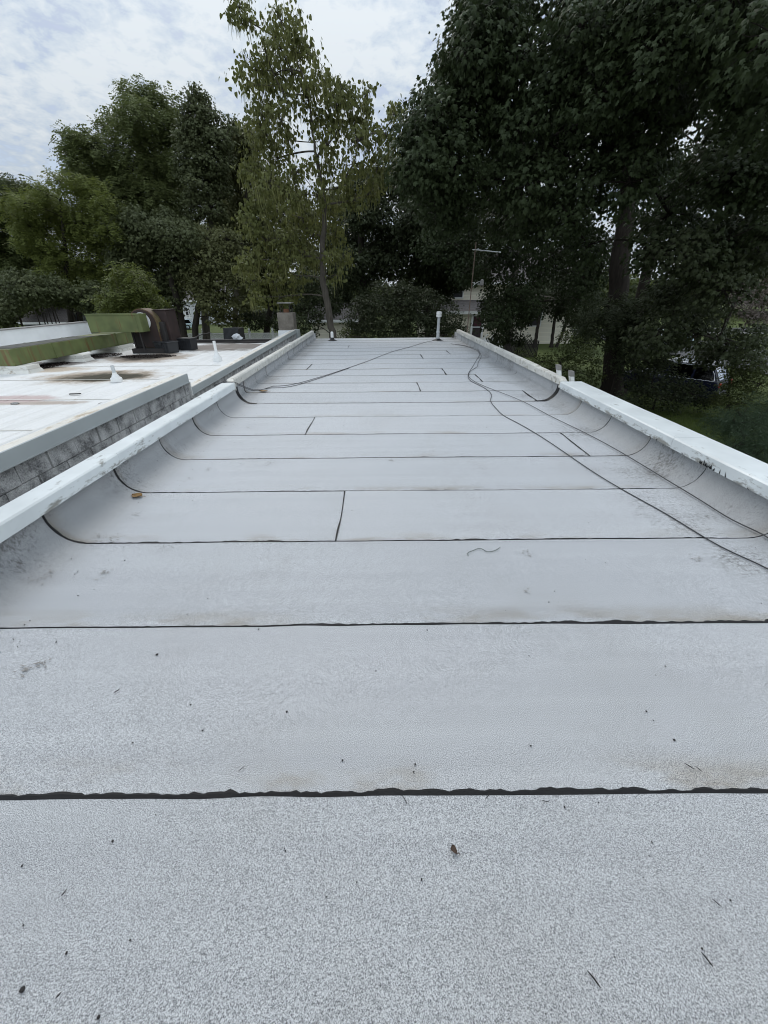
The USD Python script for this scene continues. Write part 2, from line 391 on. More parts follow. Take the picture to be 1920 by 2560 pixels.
def siding(name, color, pitch=0.12):
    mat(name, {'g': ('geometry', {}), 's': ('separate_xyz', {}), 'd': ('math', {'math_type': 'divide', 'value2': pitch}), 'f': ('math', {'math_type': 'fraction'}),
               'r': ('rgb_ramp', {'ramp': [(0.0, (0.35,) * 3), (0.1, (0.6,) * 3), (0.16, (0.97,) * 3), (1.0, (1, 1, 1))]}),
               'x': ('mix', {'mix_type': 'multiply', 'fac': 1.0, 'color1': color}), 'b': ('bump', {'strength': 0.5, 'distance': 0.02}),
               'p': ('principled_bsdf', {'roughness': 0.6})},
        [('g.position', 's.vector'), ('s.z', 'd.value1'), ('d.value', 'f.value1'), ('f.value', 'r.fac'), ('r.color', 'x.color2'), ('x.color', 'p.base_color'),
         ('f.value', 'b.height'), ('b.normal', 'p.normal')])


siding('cream_siding', (0.78, 0.73, 0.60)); siding('white_siding', (0.62, 0.63, 0.64))
mat('shingles', {'g': ('geometry', {}), 'b': ('brick_texture', {'scale': 2.2, 'color1': (0.13, 0.115, 0.11), 'color2': (0.19, 0.17, 0.165), 'mortar': (0.06, 0.055, 0.05), 'mortar_size': 0.03, 'brick_width': 0.6, 'row_height': 0.3}),
                 'p': ('principled_bsdf', {'roughness': 0.9})}, [('g.position', 'b.vector'), ('b.color', 'p.base_color')])
mat('window_glass', {'f': ('fresnel', {'IOR': 1.5}), 't': ('transparent_bsdf', {'color': (0.5, 0.52, 0.55)}), 'g': ('glossy_bsdf', {'color': (0.9, 0.9, 0.9), 'roughness': 0.03}), 'p': ('mix_closure', {})},
    [('f.fac', 'p.fac'), ('t.BSDF', 'p.closure1'), ('g.BSDF', 'p.closure2')], surface='p.closure')
mat('dark_interior', {'p': ('principled_bsdf', {'base_color': (0.01, 0.01, 0.012), 'roughness': 0.6})}, [])
mat('car_navy', {'p': ('principled_bsdf', {'base_color': (0.006, 0.008, 0.022), 'roughness': 0.25, 'coat_weight': 1.0, 'coat_roughness': 0.04})}, [])
mat('car_pale_blue', {'p': ('principled_bsdf', {'base_color': (0.42, 0.52, 0.56), 'roughness': 0.3, 'coat_weight': 0.8, 'coat_roughness': 0.05})}, [])
mat('car_grey', {'p': ('principled_bsdf', {'base_color': (0.05, 0.055, 0.06), 'roughness': 0.3, 'coat_weight': 0.8, 'coat_roughness': 0.05})}, [])
mat('chrome', {'p': ('principled_bsdf', {'base_color': (0.75, 0.75, 0.76), 'roughness': 0.16, 'metallic': 1.0})}, [])
mat('tail_red', {'p': ('principled_bsdf', {'base_color': (0.3, 0.01, 0.01), 'roughness': 0.2})}, [])

# white membrane of the neighbouring roof: wrinkles along the building, dark ponding rings and rusty wash
_sp = [(-6.45, 9.42, 1.05, 0.62, (0.026, 0.025, 0.013), 0.42), (-6.6, 9.48, 1.5, 0.85, (0.42, 0.34, 0.26), 0.36),
       (-7.3, 12.7, 0.9, 0.75, (0.030, 0.024, 0.018), 0.45), (-7.2, 12.6, 1.3, 1.2, (0.36, 0.29, 0.23), 0.36),
       (-6.9, 7.3, 1.0, 0.34, (0.54, 0.43, 0.41), 0.4), (-6.4, 7.0, 1.2, 0.18, (0.44, 0.37, 0.32), 0.4), (-9.1, 12.1, 0.9, 1.7, (0.05, 0.035, 0.03), 0.45),
       (-5.7, 15.2, 2.1, 1.3, (0.20, 0.17, 0.15), 0.35), (-8.6, 10.5, 1.1, 0.5, (0.5, 0.42, 0.33), 0.4)]
_n = {'g': ('geometry', {}), 'mp': ('mapping', {'scale': (3.4, 0.22, 1.0)}), 'n': ('noise_texture', {'scale': 1.3, 'detail': 3.0}),
      'r': ('rgb_ramp', {'ramp': [(0.3, (0.72, 0.72, 0.70)), (0.7, (0.80, 0.80, 0.79))]}), 'b': ('bump', {'strength': 1.0, 'distance': 0.14}),
      'wn': ('noise_texture', {'scale': 1.6, 'detail': 7.0, 'roughness': 0.7}), 'fl': ('mapping', {'scale': (1, 1, 0)}),
      'dn': ('noise_texture', {'scale': 2.6, 'detail': 8.0, 'roughness': 0.7}),
      'dm': ('map_range', {'from_min': 0.55, 'from_max': 0.8, 'to_min': 0.0, 'to_max': 0.5, 'clamp': True}), 'dx': ('mix', {'color2': (0.48, 0.43, 0.36)}),
      'p': ('principled_bsdf', {'roughness': 0.75, 'specular_ior_level': 0.15})}
_l = [('g.position', 'mp.vector'), ('mp.vector', 'n.vector'), ('n.fac', 'r.fac'), ('n.fac', 'b.height'), ('b.normal', 'p.normal'), ('g.position', 'wn.vector'), ('g.position', 'fl.vector'),
      ('g.position', 'dn.vector'), ('dn.fac', 'dm.value'), ('dm.result', 'dx.fac'), ('r.color', 'dx.color1')]
_last = 'dx.color'
for k, (x, y, rx, ry, c, soft) in enumerate(_sp[::-1]):
    _n |= {f'm{k}': ('mapping', {'mapping_type': 'point', 'scale': (1 / rx, 1 / ry, 0), 'location': (-x / rx, -y / ry, 0)}),
           f'd{k}': ('vector_math', {'math_type': 'length'}), f'w{k}': ('math', {'math_type': 'multiply_add', 'value2': 1.5}),
           f'q{k}': ('map_range', {'range_type': 'smoothstep', 'from_min': 1.92, 'from_max': 1.92 - 1.5 * soft, 'to_min': 0.0, 'to_max': 0.93, 'clamp': True}),
           f'x{k}': ('mix', {'color2': c})}
    _l += [('fl.vector', f'm{k}.vector'), (f'm{k}.vector', f'd{k}.vector1'), ('wn.fac', f'w{k}.value1'), (f'd{k}.value', f'w{k}.value3'), (f'w{k}.value', f'q{k}.value'),
           (f'q{k}.result', f'x{k}.fac'), (_last, f'x{k}.color1')]
    _last = f'x{k}.color'
mat('white_membrane', _n, _l + [(_last, 'p.base_color')])

mat('lawn_grass', {'g': ('geometry', {}), 'n': ('noise_texture', {'scale': 0.5, 'detail': 8.0, 'roughness': 0.7}), 'n2': ('noise_texture', {'scale': 30.0, 'detail': 4.0}),
                   'r': ('rgb_ramp', {'ramp': [(0.3, (0.045, 0.06, 0.016)), (0.5, (0.075, 0.10, 0.026)), (0.7, (0.10, 0.12, 0.036))]}),
                   'r2': ('rgb_ramp', {'ramp': [(0.3, (0.6, 0.6, 0.6)), (0.7, (1.2, 1.2, 1.2))]}), 'x': ('mix', {'mix_type': 'multiply', 'fac': 1.0}),
                   'p': ('principled_bsdf', {'roughness': 0.95, 'specular_ior_level': 0.2})},
    [('g.position', 'n.vector'), ('g.position', 'n2.vector'), ('n.fac', 'r.fac'), ('n2.fac', 'r2.fac'), ('r.color', 'x.color1'), ('r2.color', 'x.color2'), ('x.color', 'p.base_color')])


def leaf_mat(name, dark, light, extra=None, trans=0.25, rough=0.55, spec=0.2, amount=0.06):
    ramp = [(0.0, dark), (0.75, light), (1.0 - amount, light)] + ([(1.0 - amount * 0.9, extra), (1.0, extra)] if extra else [(1.0, light)])
    mat(name, {'g': ('geometry', {}), 'n': ('noise_texture', {'scale': 0.55, 'detail': 3.0}),
               'mul': ('math', {'math_type': 'multiply', 'value2': 0.72}), 'h': ('math', {'math_type': 'multiply_add', 'value2': 0.5}),
               'r': ('rgb_ramp', {'ramp': ramp}), 'p0': ('principled_bsdf', {'roughness': rough, 'specular_ior_level': spec}),
               't': ('translucent_bsdf', {}), 'p': ('mix_closure', {'fac': trans})},
        [('g.random_per_island', 'mul.value1'), ('g.position', 'n.vector'), ('n.fac', 'h.value1'), ('mul.value', 'h.value3'), ('h.value', 'r.fac'),
         ('r.color', 'p0.base_color'), ('r.color', 't.color'), ('p0.BSDF', 'p.closure1'), ('t.BSDF', 'p.closure2')], surface='p.closure')


def bark_mat(name, a, b):
    mat(name, {'g': ('geometry', {}), 'mp': ('mapping', {'scale': (16, 16, 2.0)}), 'n': ('noise_texture', {'scale': 1.0, 'detail': 6.0, 'roughness': 0.7}),
               'r': ('rgb_ramp', {'ramp': [(0.3, a), (0.7, b)]}), 'b': ('bump', {'strength': 0.8, 'distance': 0.03}), 'p': ('principled_bsdf', {'roughness': 0.95, 'specular_ior_level': 0.2})},
        [('g.position', 'mp.vector'), ('mp.vector', 'n.vector'), ('n.fac', 'r.fac'), ('r.color', 'p.base_color'), ('n.fac', 'b.height'), ('b.normal', 'p.normal')])


leaf_mat('maple_leaf', (0.030, 0.044, 0.018), (0.070, 0.090, 0.038), (0.14, 0.14, 0.035), 0.18, amount=0.02)
leaf_mat('catalpa_leaf', (0.085, 0.10, 0.034), (0.225, 0.23, 0.075), (0.42, 0.34, 0.05), 0.34, amount=0.22)
leaf_mat('catalpa_pod', (0.26, 0.27, 0.10), (0.42, 0.41, 0.16), (0.30, 0.20, 0.08), 0.05, amount=0.1)
leaf_mat('ailanthus_leaf', (0.095, 0.12, 0.042), (0.21, 0.235, 0.09), (0.26, 0.25, 0.09), 0.32, amount=0.05)
leaf_mat('locust_leaf', (0.115, 0.14, 0.035), (0.23, 0.26, 0.068), None, 0.3)
leaf_mat('ivy_leaf', (0.055, 0.07, 0.03), (0.145, 0.155, 0.068), (0.14, 0.10, 0.05), 0.15, amount=0.1)
leaf_mat('dusky_leaf', (0.09, 0.10, 0.04), (0.20, 0.20, 0.085), (0.21, 0.14, 0.06), 0.25, amount=0.08)
leaf_mat('dark_leaf', (0.030, 0.040, 0.018), (0.072, 0.085, 0.037), None, 0.12)
leaf_mat('bright_leaf', (0.080, 0.10, 0.024), (0.15, 0.17, 0.04), (0.2, 0.19, 0.04), 0.3, amount=0.05)
leaf_mat('shrub_leaf', (0.050, 0.068, 0.022), (0.135, 0.15, 0.05), (0.18, 0.15, 0.04), 0.2, amount=0.05)
leaf_mat('yew_leaf', (0.036, 0.058, 0.032), (0.085, 0.12, 0.062), None, 0.1)
leaf_mat('grass_blade', (0.08, 0.12, 0.024), (0.17, 0.21, 0.055), (0.16, 0.15, 0.06), 0.2, amount=0.06)
leaf_mat('brush_twig', (0.10, 0.08, 0.07), (0.17, 0.14, 0.12), None, 0.05)
bark_mat('bark_grey', (0.055, 0.048, 0.040), (0.13, 0.115, 0.095))
bark_mat('bark_dark', (0.018, 0.015, 0.012), (0.050, 0.042, 0.034))
bark_mat('bark_brown', (0.014, 0.011, 0.009), (0.036, 0.029, 0.023))

# ------------------------------------------------------------------ the flat-roofed building we stand on
YS, YE = seam(7), 18.92                       # step in the parapets; far roof edge
NV, NA, NF = 3, 9, 260


def side_x(y):
    if y < YS - 1e-6: return -2.66, 3.19, 0.25, 0.25, 0.292
    return -2.83 - 0.0155 * (y - 9), 3.285 - 0.007 * (y - 8), 0.07, 0.07, 0.25


def profile(y):
    """cross-section of the membrane from the left coping down, over the floor and up to the right coping: points (x, z) and normals"""
    xl, xr, rl, rr, h = side_x(y)
    a = np.linspace(np.pi, 1.5 * np.pi, NA); b = np.linspace(1.5 * np.pi, 2 * np.pi, NA)
    P = np.vstack([np.stack([np.full(NV, xl), np.linspace(h, rl * 1.02, NV)], 1), np.stack([xl + rl + rl * np.cos(a), rl + rl * np.sin(a)], 1),
                   np.stack([np.linspace(xl + rl, xr - rr, NF)[1:-1], np.zeros(NF - 2)], 1),
                   np.stack([xr - rr + rr * np.cos(b), rr + rr * np.sin(b)], 1), np.stack([np.full(NV, xr), np.linspace(rr * 1.02, h, NV)], 1)])
    T = np.gradient(P, axis=0); T /= np.linalg.norm(T, axis=1, keepdims=True)
    return P, np.stack([-T[:, 1], T[:, 0]], 1)


def wob(i, x):
    return 0.011 * (noise(np.asarray(x) * 0.9, 40 + i) - 0.5) + 0.008 * (noise(np.asarray(x) * 4.0, 90 + i) - 0.5)


def surf(y, lift, x0=None, x1=None, ybase=None, ymask=None):
    P, N = profile(y if ybase is None else ybase)
    X = profile(ymask)[0][:, 0] if ymask is not None else P[:, 0]
    if x0 is not None: k = X >= x0; P, N = P[k], N[k]; P, N = np.vstack([[x0, P[0, 1]], P]), np.vstack([N[0], N])
    if x1 is not None: k = X <= x1; P, N = P[k], N[k]; P, N = np.vstack([P, [x1, P[-1, 1]]]), np.vstack([N, N[-1]])
    Q = P + N * lift
    z = Q[:, 1] + 0.004 * (noise(np.stack([Q[:, 0] * 0.8, np.full(len(Q), y * 1.1), Q[:, 0] * 0], 1), 5) - 0.5)
    return Q[:, 0], z


roofb = thing('flat_roof_building', 'single-storey building under a long pale granulated flat roof with white-topped side parapets', 'building')
cross = {2: -0.39, 5: -1.11, 4: 2.52, 8: 0.77, 9: 2.25, 10: 1.57, 11: -2.01, 13: 1.245, 14: 2.21, 16: -1.28, 7: 2.84}
for i in range(-3, 20):
    ya, yb = seam(i), min(seam(i + 1), YE)
    pieces = [(None, None, 0.0)] if i not in cross else [(None, cross[i] + 0.05, 0.0), (cross[i], None, 0.003)]
    for x0, x1, up in pieces:
        rows = []
        for t in (0.0, 0.25, 0.5, 0.75, 1.0, 1.0001):
            yb_ref = min(max(ya + t * (yb - ya), ya + 1e-4), yb - 1e-3)      # keeps near and far sections apart
            y0 = ya - 0.03 + t * (yb - ya + 0.03)
            x, z = surf(y0, up + (0.0005 + 0.002 * t if t <= 1 else -0.004), x0, x1, yb_ref, (ya + yb) / 2)
            y = y0 + (1 - t) * wob(i, x) + t * wob(i + 1, x)
            rows.append(np.stack([x, y, z], 1))
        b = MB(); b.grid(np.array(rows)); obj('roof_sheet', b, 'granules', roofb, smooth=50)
WID = {-1: (0.03, 0.03), 0: (0.021, 0.020), 1: (0.009, 0.030), 2: (0.022, 0.019), 3: (0.020, 0.024), 4: (0.020, 0.019), 5: (0.020, 0.022), 6: (0.020, 0.020)}
for i in range(-1, 20):
    wl, wr = WID.get(i, (0.028, 0.028))
    y = seam(i)
    ref = y - 1e-3 if i <= 7 else y + 1e-3
    x, z = surf(y, 0.0035, ybase=ref)
    s = np.clip((x + 2.6) / 5.8, 0, 1)
    base = wl + (wr - wl) * s
    w = base * (0.74 + 0.62 * np.clip(noise(x * 4.2, 200 + i) * 2.6 - 1.5, 0, 1) + 0.45 * (noise(x * 9.0, 300 + i) - 0.4) + 0.6 * (noise(x * 27.0, 350 + i) - 0.5) + 0.4 * (noise(x * 70.0, 360 + i) - 0.5))
    if i >= 2: w *= 0.55 + 0.9 * noise(x * 1.3, 450 + i)
    if i >= 8: w *= np.where(noise(x * 1.7, 400 + i) > 0.42, 1.0, 0.35)
    w = np.maximum(w, 0.006)
    on_wall = (x < side_x(ref)[0] + 0.16) | (x > side_x(ref)[1] - 0.16)
    if i == 7:                                # trowelled mastic where the parapet steps
        xx, zz = surf(y, 0.012, ybase=ref)
        k = (xx < -2.32) | (xx > 2.78); z = np.where(k, zz, z)
        ta = np.where(xx < 0, (xx + 2.66) / 0.38, (3.19 - xx) / 0.46)
        w = np.where(k, 0.12 * np.clip(1.15 - ta, 0.1, 1) + 0.02 * noise(xx * 9, 77), w)
    yw = y + wob(i, x)
    b = MB(); mid = np.stack([x, yw + w * 0.5, z + 0.003], 1)
    b.strip(np.stack([x, yw - 0.004, z], 1), mid); b.strip(mid, np.stack([x, yw + w, z - 0.003], 1))
    obj('lap_seam', b, 'bitumen', roofb, smooth=True)
for i, xc in cross.items():
    y = np.linspace(seam(i), min(seam(i + 1), YE), 24)
    w = (0.016 if i < 6 else 0.020) * (0.3 + 1.2 * noise(y * 5, 500 + i))
    x = xc + 0.012 * (noise(y * 2, 600 + i) - 0.5)
    z = 0.006 + 0.002 * (y - seam(i))
    b = MB(); b.strip(np.stack([x - w, y, z], 1), np.stack([x + 0.004, y, z + 0.004], 1))
    obj('end_lap', b, 'bitumen', roofb)

# parapets and their copings
b = MB(); b.box((-2.835, -4, -0.4), (-2.668, YS, 0.30)); obj('parapet_wall', b, 'pale_concrete', roofb)
b = MB(); b.box((3.198, -4, -0.4), (3.50, YS, 0.27)); obj('parapet_wall', b, 'pale_concrete', roofb)


def lerp_wall(side, ya, yb, d0, d1, z0, z1, name, m):
    """wall or coping that follows the slightly splayed far parapet"""
    b = MB()
    q = []
    for z in (z0, z1):
        c = []
        for y, d in ((ya, d0), (ya, d1), (yb, d1), (yb, d0)):
            xs = side_x(y)[0 if side < 0 else 1]
            c.append((xs + side * d, y, z))
        q.append(c if side > 0 else c[::-1])
    b.hexa(q[0][::-1] if side > 0 else q[0][::-1], q[1][::-1]); obj(name, b, m, roofb)


for side in (-1, 1):
    lerp_wall(side, YS + 0.002, 18.3, 0.008, 0.09, -0.4, 0.262, 'parapet_wall', 'pale_concrete')


def coping(side, ya, yb, x0, x1, z0, z1, m, c, name='coping_section', drip=0.0, seed=0):
    """one length of coping: a bevelled cap; x0 is the inner face"""
    n = max(4, int((yb - ya) / 0.25)); y = np.linspace(ya, yb, n)
    jit = lambda k: 0.004 * (noise(y * 1.7, seed + k) - 0.5)
    lo, hi = (x0, x1) if x0 < x1 else (x1, x0)
    ring = [(lo, z0), (lo, z1 - c), (lo + c, z1), (hi - c, z1), (hi, z1 - c), (hi, z0)]
    G = []
    for k, (xx, zz) in enumerate(ring):
        fx = np.array([side_x(t)[0 if side < 0 else 1] for t in y]) if name != 'coping_section' else 0.0
        G.append(np.stack([fx + xx + jit(k), y, zz + jit(k + 7) * (2.5 if k in (0, 5) else 1)], 1))
    G = np.array(G)
    b = MB(); b.grid(G)
    b.grid(np.stack([G[-1], G[0]]))
    for e in (0, -1):
        p = G[:, e]; k = np.arange(1, len(p) - 1); f = np.stack([np.zeros(len(k), int), k, k + 1], 1)
        b.add(p, f if e == 0 else f[:, ::-1])
    v, f = b.get(); t = trimesh.Trimesh(v, f, process=True); t.fix_normals()
    obj(name if name == 'coping_section' else 'old_coping_section', (np.array(t.vertices), np.array(t.faces)), m, roofb, smooth=28)


cuts = [-4, -1.4, 1.05, 3.62, 6.9 + 0.2]
for a, b_ in zip(cuts[:-1], cuts[1:]): coping(-1, a + 0.002, b_ - 0.002, -2.62, -2.84, 0.285, 0.398, 'white_coping', 0.012, seed=int(a * 10) + 50)
cuts = [-4, -1.0, 1.6, 4.05, 7.12]
for a, b_ in zip(cuts[:-1], cuts[1:]): coping(1, a + 0.002, b_ - 0.002, 3.15, 3.53, 0.25, 0.365, 'white_coping', 0.014, seed=int(a * 10) + 90)
for side, zz in ((-1, 0.385), (1, 0.385)):
    y = YS - 0.03
    while y < 18.25:
        y1 = min(y + RNG.uniform(1.0, 1.7), 18.32)
        coping(side, y + 0.004, y1 - 0.004, -side * 0.035, side * 0.10, 0.255, zz - (0.01 if side > 0 and y < 8 else 0), 'old_coping', 0.02, name='old', seed=int(y * 13) + (side > 0) * 500)
        y = y1
b = MB(); b.box((-3.0, YE - 0.01, -0.12), (3.5, YE + 0.02, 0.012)); obj('drip_edge', b, 'white_paint', roofb)
b = MB(); b.box((-2.80, -4, GZ - 0.1), (3.42, YE - 0.05, -0.05)); obj('wall', b, 'pale_concrete', roofb)

# ragged strips as gap shadow under copings, and tar runs on the right one
for xf, sg, zb in ((-2.655, 1, 0.290), (3.185, -1, 0.256)):
    for a, b_ in ((-1.0, 1.2), (1.2, 3.6), (3.6, 5.4), (5.4, 7.1)):
        y = np.linspace(a, b_, 60)
        h_ = 0.004 + 0.016 * np.clip(noise(y * 2.2, 700 + int(a * 7)) * 2.2 - 0.75, 0, 1) * noise(y * 21, 710)
        b = MB(); b.strip(np.stack([np.full(60, xf + sg * 0.006), y, np.full(60, zb)], 1), np.stack([np.full(60, xf + sg * 0.007), y, zb - h_], 1)); obj('sealant', b, 'bitumen', roofb)
for k in range(26):
    y = RNG.normal(3.55, 0.22) if k < 18 else RNG.uniform(1.9, 6.5); hh = RNG.uniform(0.012, 0.06) if k < 18 else RNG.uniform(0.008, 0.02); w = RNG.uniform(0.004, 0.014); e = RNG.uniform(-.01, .03)
    b = MB(); b.add([(3.1465, y - w, 0.252), (3.1465, y + w, 0.252), (3.1465, y + w * 0.8 + e * .5, 0.252 + hh * 0.6), (3.1465, y + e, 0.252 + hh), (3.1465, y - w * 0.6 + e * .5, 0.252 + hh * 0.5)], [[0, 1, 2], [0, 2, 3], [0, 3, 4]]); obj('tar_run', b, 'bitumen', roofb)
b = MB(); b.box((-2.9, -0.9, 0.02), (3.5, -0.55, 4.6)); obj('rear_wall', b, 'chimney_render', roofb)  # unseen wall added behind the camera to shade the nearest roof sheets

# ------------------------------------------------------------------ the neighbouring building with the white membrane roof
NZ = 0.10
nb = thing('neighbouring_building', 'low building beside ours with white membrane roof, grey metal fascia and split-face block wall', 'building')
F1 = [(-3.45, -4.0), (-3.45, 7.15)]; F2 = [(-3.45, 7.19), (-3.72, 18.4)]


def fx(y): return -3.45 if y < 7.17 else -3.45 - 0.27 * (y - 7.19) / 11.21


def ftop(y): return 0.505 + 0.006 * y if y < 7.17 else 0.30 + 0.12 * (y - 7.19) / 11.21


def band(ya, yb, d0, d1, u0, u1):
    """box along the fascia line: d = distance out from it (towards us), u = height below or above its top"""
    q = [[(fx(y) + d, y, ftop(y) + u) for y, d in ((ya, d0), (ya, d1), (yb, d1), (yb, d0))] for u in (u0, u1)]
    return MB().hexa(q[0], q[1])


for ya, yb in ((-4.0, 7.15), (7.19, 18.4)):
    hgt = 0.15 if ya < 0 else 0.125
    b = band(ya, yb, -0.015, 0.012, -hgt, 0.0)
    b.add(*band(ya, yb, 0.0125, 0.02, -hgt, -hgt + 0.012).get()); obj('fascia', b, 'fascia_grey', nb)
    obj('fascia_cap', band(ya, yb, -0.16, -0.016, -0.03, -0.004), 'fascia_top', nb)
    G = []
    for y in np.linspace(ya, yb, 24):
        G.append([(fx(y) - 0.161, y, ftop(y) - 0.008), (fx(y) - 0.30, y, ftop(y) - 0.03), (fx(y) - 0.42, y, NZ + 0.10), (fx(y) - 0.55, y, NZ + 0.012), (fx(y) - 0.75, y, NZ + 0.006)])
    b = MB(); b.grid(np.array(G)); obj('membrane_upstand', b, 'white_membrane', nb, smooth=60)
b = MB(); b.box((-3.62, 7.15, 0.12), (-3.455, 7.175, 0.545)); b.box((-3.449, 7.152, 0.16), (-3.436, 7.185, 0.40)); obj('end_trim', b, 'white_paint', nb)
b = MB()
G = [[(x, y, NZ + 0.02 * (noise(np.array([[x * 0.5, y * 0.5, 0.0]]), 3)[0] - 0.5) * min(1, (y + 4) / 3)) for x in np.linspace(-12.0, -3.6, 40)] for y in np.linspace(-4, 16.7, 70)]
b.grid(np.array(G)); v, f = b.get(); obj('roof_membrane', (v, f[:, ::-1]), 'white_membrane', nb, smooth=True)
for y in (5.35, 7.22, 9.08, 10.95, 14.6):
    x = np.linspace(-11.9, -4.2, 40); yy_ = y + 0.012 * (noise(x * 0.7, int(y * 10)) - 0.5); zz_ = NZ + 0.02 * (noise(np.stack([x * 0.5, yy_ * 0.5, x * 0], 1), 3) - 0.5) + 0.006
    b = MB(); b.strip(np.stack([x, yy_ - 0.02, zz_], 1), np.stack([x, yy_ + 0.02, zz_], 1)); obj('membrane_seam', b, 'curb_white', nb)
b = MB(); b.box((-12.3, -4, 0.0), (-12.0, 17.6, 0.815)); obj('far_upstand', b, 'white_upstand', nb)
b = MB(); b.box((-12.33, -4, 0.8155), (-11.985, 17.62, 0.845)); obj('upstand_cap', b, 'grey_steel', nb)
b = MB(); b.cbox((-12, 16.62, 0.0), (-3.9, 16.82, NZ + 0.11), 0.01); b.box((-12, 16.45, 0.09), (-3.9, 16.615, NZ + 0.035)); obj('edge_timber', b, 'dark_steel', nb)
b = MB(); b.box((-12.2, -4, GZ - 0.1), (-3.85, 16.6, 0.05)); obj('wall', b, 'pale_concrete', nb)
for ya, yb in ((-4.0, 7.15), (7.19, 18.4)):
    hgt = 0.15 if ya < 0 else 0.125
    b = MB(); q = [[(fx(y) + d, y, z) for y, d in ((ya, -0.3), (ya, -0.040), (yb, -0.040), (yb, -0.3))] for z in (GZ - 0.1, 0.1)]
    b.hexa(q[0], q[1]); b.add(*band(ya, yb, -0.3, -0.040, -0.6, -0.05).get()); obj('mortar_wall', b, 'mortar', nb)
    for row in range(4):
        off = 0.2 * (row % 2)
        for k in range(60):
            y0 = (1.4 if ya < 0 else 7.19) + k * 0.4 - off
            y1 = min(y0 + 0.39, yb - 0.005); y0 = max(y0, ya + 0.005)
            if y0 > yb - 0.06: break
            if y1 - y0 < 0.05: continue
            d = RNG.uniform(-0.028, -0.018)
            q = [[(fx(y) + dd, y, ftop(y) - hgt - 0.004 - 0.2 * row + z) for y, dd in ((y0, -0.06), (y0 + (0.004 if z else 0.004), d + RNG.uniform(-0.004, 0.006)), (y1 - 0.004, d + RNG.uniform(-0.004, 0.006)), (y1, -0.06))] for z in (-0.190, 0.0)]
            obj('block', MB().hexa(q[0], q[1]), 'split_block', nb)

# ------------------------------------------------------------------ things on our roof
p = at_z(1094, 851, 0.0)
t = thing('vent_pipe', 'tall grey metal vent pipe with a round cap at the far roof edge', 'vent pipe', loc=p)
obj('pipe', MB().lathe([(0.062, 0.02), (0.062, 0.94)], sides=18), 'galvanised', t, smooth=40)
obj('collar', MB().lathe([(0.062, 0.30), (0.084, 0.305), (0.084, 0.33), (0.062, 0.36)], sides=18), 'galvanised', t, smooth=40)
obj('cap', MB().lathe([(0.0, 0.885), (0.104, 0.885), (0.11, 0.90), (0.11, 0.955), (0.100, 0.962), (0.100, 0.975), (0.112, 0.985), (0.112, 1.05), (0.095, 1.085), (0.0, 1.10)], sides=22), 'white_plastic', t, smooth=40)
obj('lead_boot', MB().lathe([(0.19, 0.008), (0.15, 0.02), (0.085, 0.05), (0.074, 0.10), (0.064, 0.26)], sides=16), 'galvanised', t, smooth=50)
obj('mastic_base', MB().lathe([(0.235, 0.007), (0.2, 0.016), (0.10, 0.055), (0.085, 0.075)], sides=14), 'bitumen', t, smooth=40)
p = at_z(831, 852, 0.0)
t = thing('vent_stub', 'short white plastic vent stub in a black boot at the far roof edge', 'vent pipe', loc=p)
obj('pipe', MB().lathe([(0.062, 0.05), (0.062, 0.30), (0.055, 0.335), (0.03, 0.36), (0.0, 0.365)], sides=16), 'white_plastic', t, smooth=50)
obj('boot', MB().lathe([(0.21, 0.008), (0.17, 0.02), (0.09, 0.06), (0.07, 0.12), (0.064, 0.13)], sides=16), 'black_rubber', t, smooth=40)


def roof_z(x, y):
    P, N = profile(y); k = np.argsort(P[:, 0]); z = np.interp(x, P[k, 0], P[k, 1])
    return z + 0.004 * (noise(np.array([[x * 0.8, y * 1.1, 0]]), 5)[0] - 0.5) + 0.008


def smooth_path(q, n=8):
    from scipy.interpolate import CubicSpline
    q = np.asarray(q, float); s = np.concatenate([[0], np.cumsum(np.linalg.norm(np.diff(q, axis=0), axis=1))])
    u = np.linspace(0, s[-1], n * len(q)); return CubicSpline(s, q)(u)


def cable(name, px, r, m, label, cat, head=None, group=None, lift=0.0, n=8, tail=()):
    """a cable traced over the roof floor"""
    q = smooth_path([at_z(x, y, 0.006)[:2] for x, y in px] + [np.array(p) for p in tail], n)
    v = np.array([[x, y, max(roof_z(x, y), 0.004) + r + lift] for x, y in q])
    if head is not None: v = np.vstack([head, v])
    return obj(name, MB().tube(v, r, 6), m, smooth=True, label=label, cat=cat, group=group)


R2 = lambda l: [(640 + x * 0.38577, 800 + y * 0.38577) for x, y in l]
R3 = lambda l: [(1280 + x * 0.38577, 900 + y * 0.38577) for x, y in l]
hd = np.array([[-2.95, 7.0, 0.37], [-2.82, 7.06, 0.408], [-2.66, 7.15, 0.385], [-2.61, 7.45, 0.25], [-2.58, 7.85, 0.10], [-2.53, 8.2, 0.03]])
cable('roof_cable', R2([(110, 431), (190, 427), (330, 397), (480, 352), (600, 312), (740, 262), (880, 208), (1010, 172), (1100, 145), (1160, 134)]), 0.006, 'cable_black',
      'thin dark cable crossing the roof from the left parapet step to the capped vent pipe', 'cable', head=hd)
cable('roof_cable', R2([(100, 442), (170, 440), (330, 406), (540, 336), (604, 314)]), 0.006, 'cable_black',
      'second strand lying beside the cable at the left parapet step, ending mid-roof', 'cable', head=hd + [[0, 0.06, 0.0]])
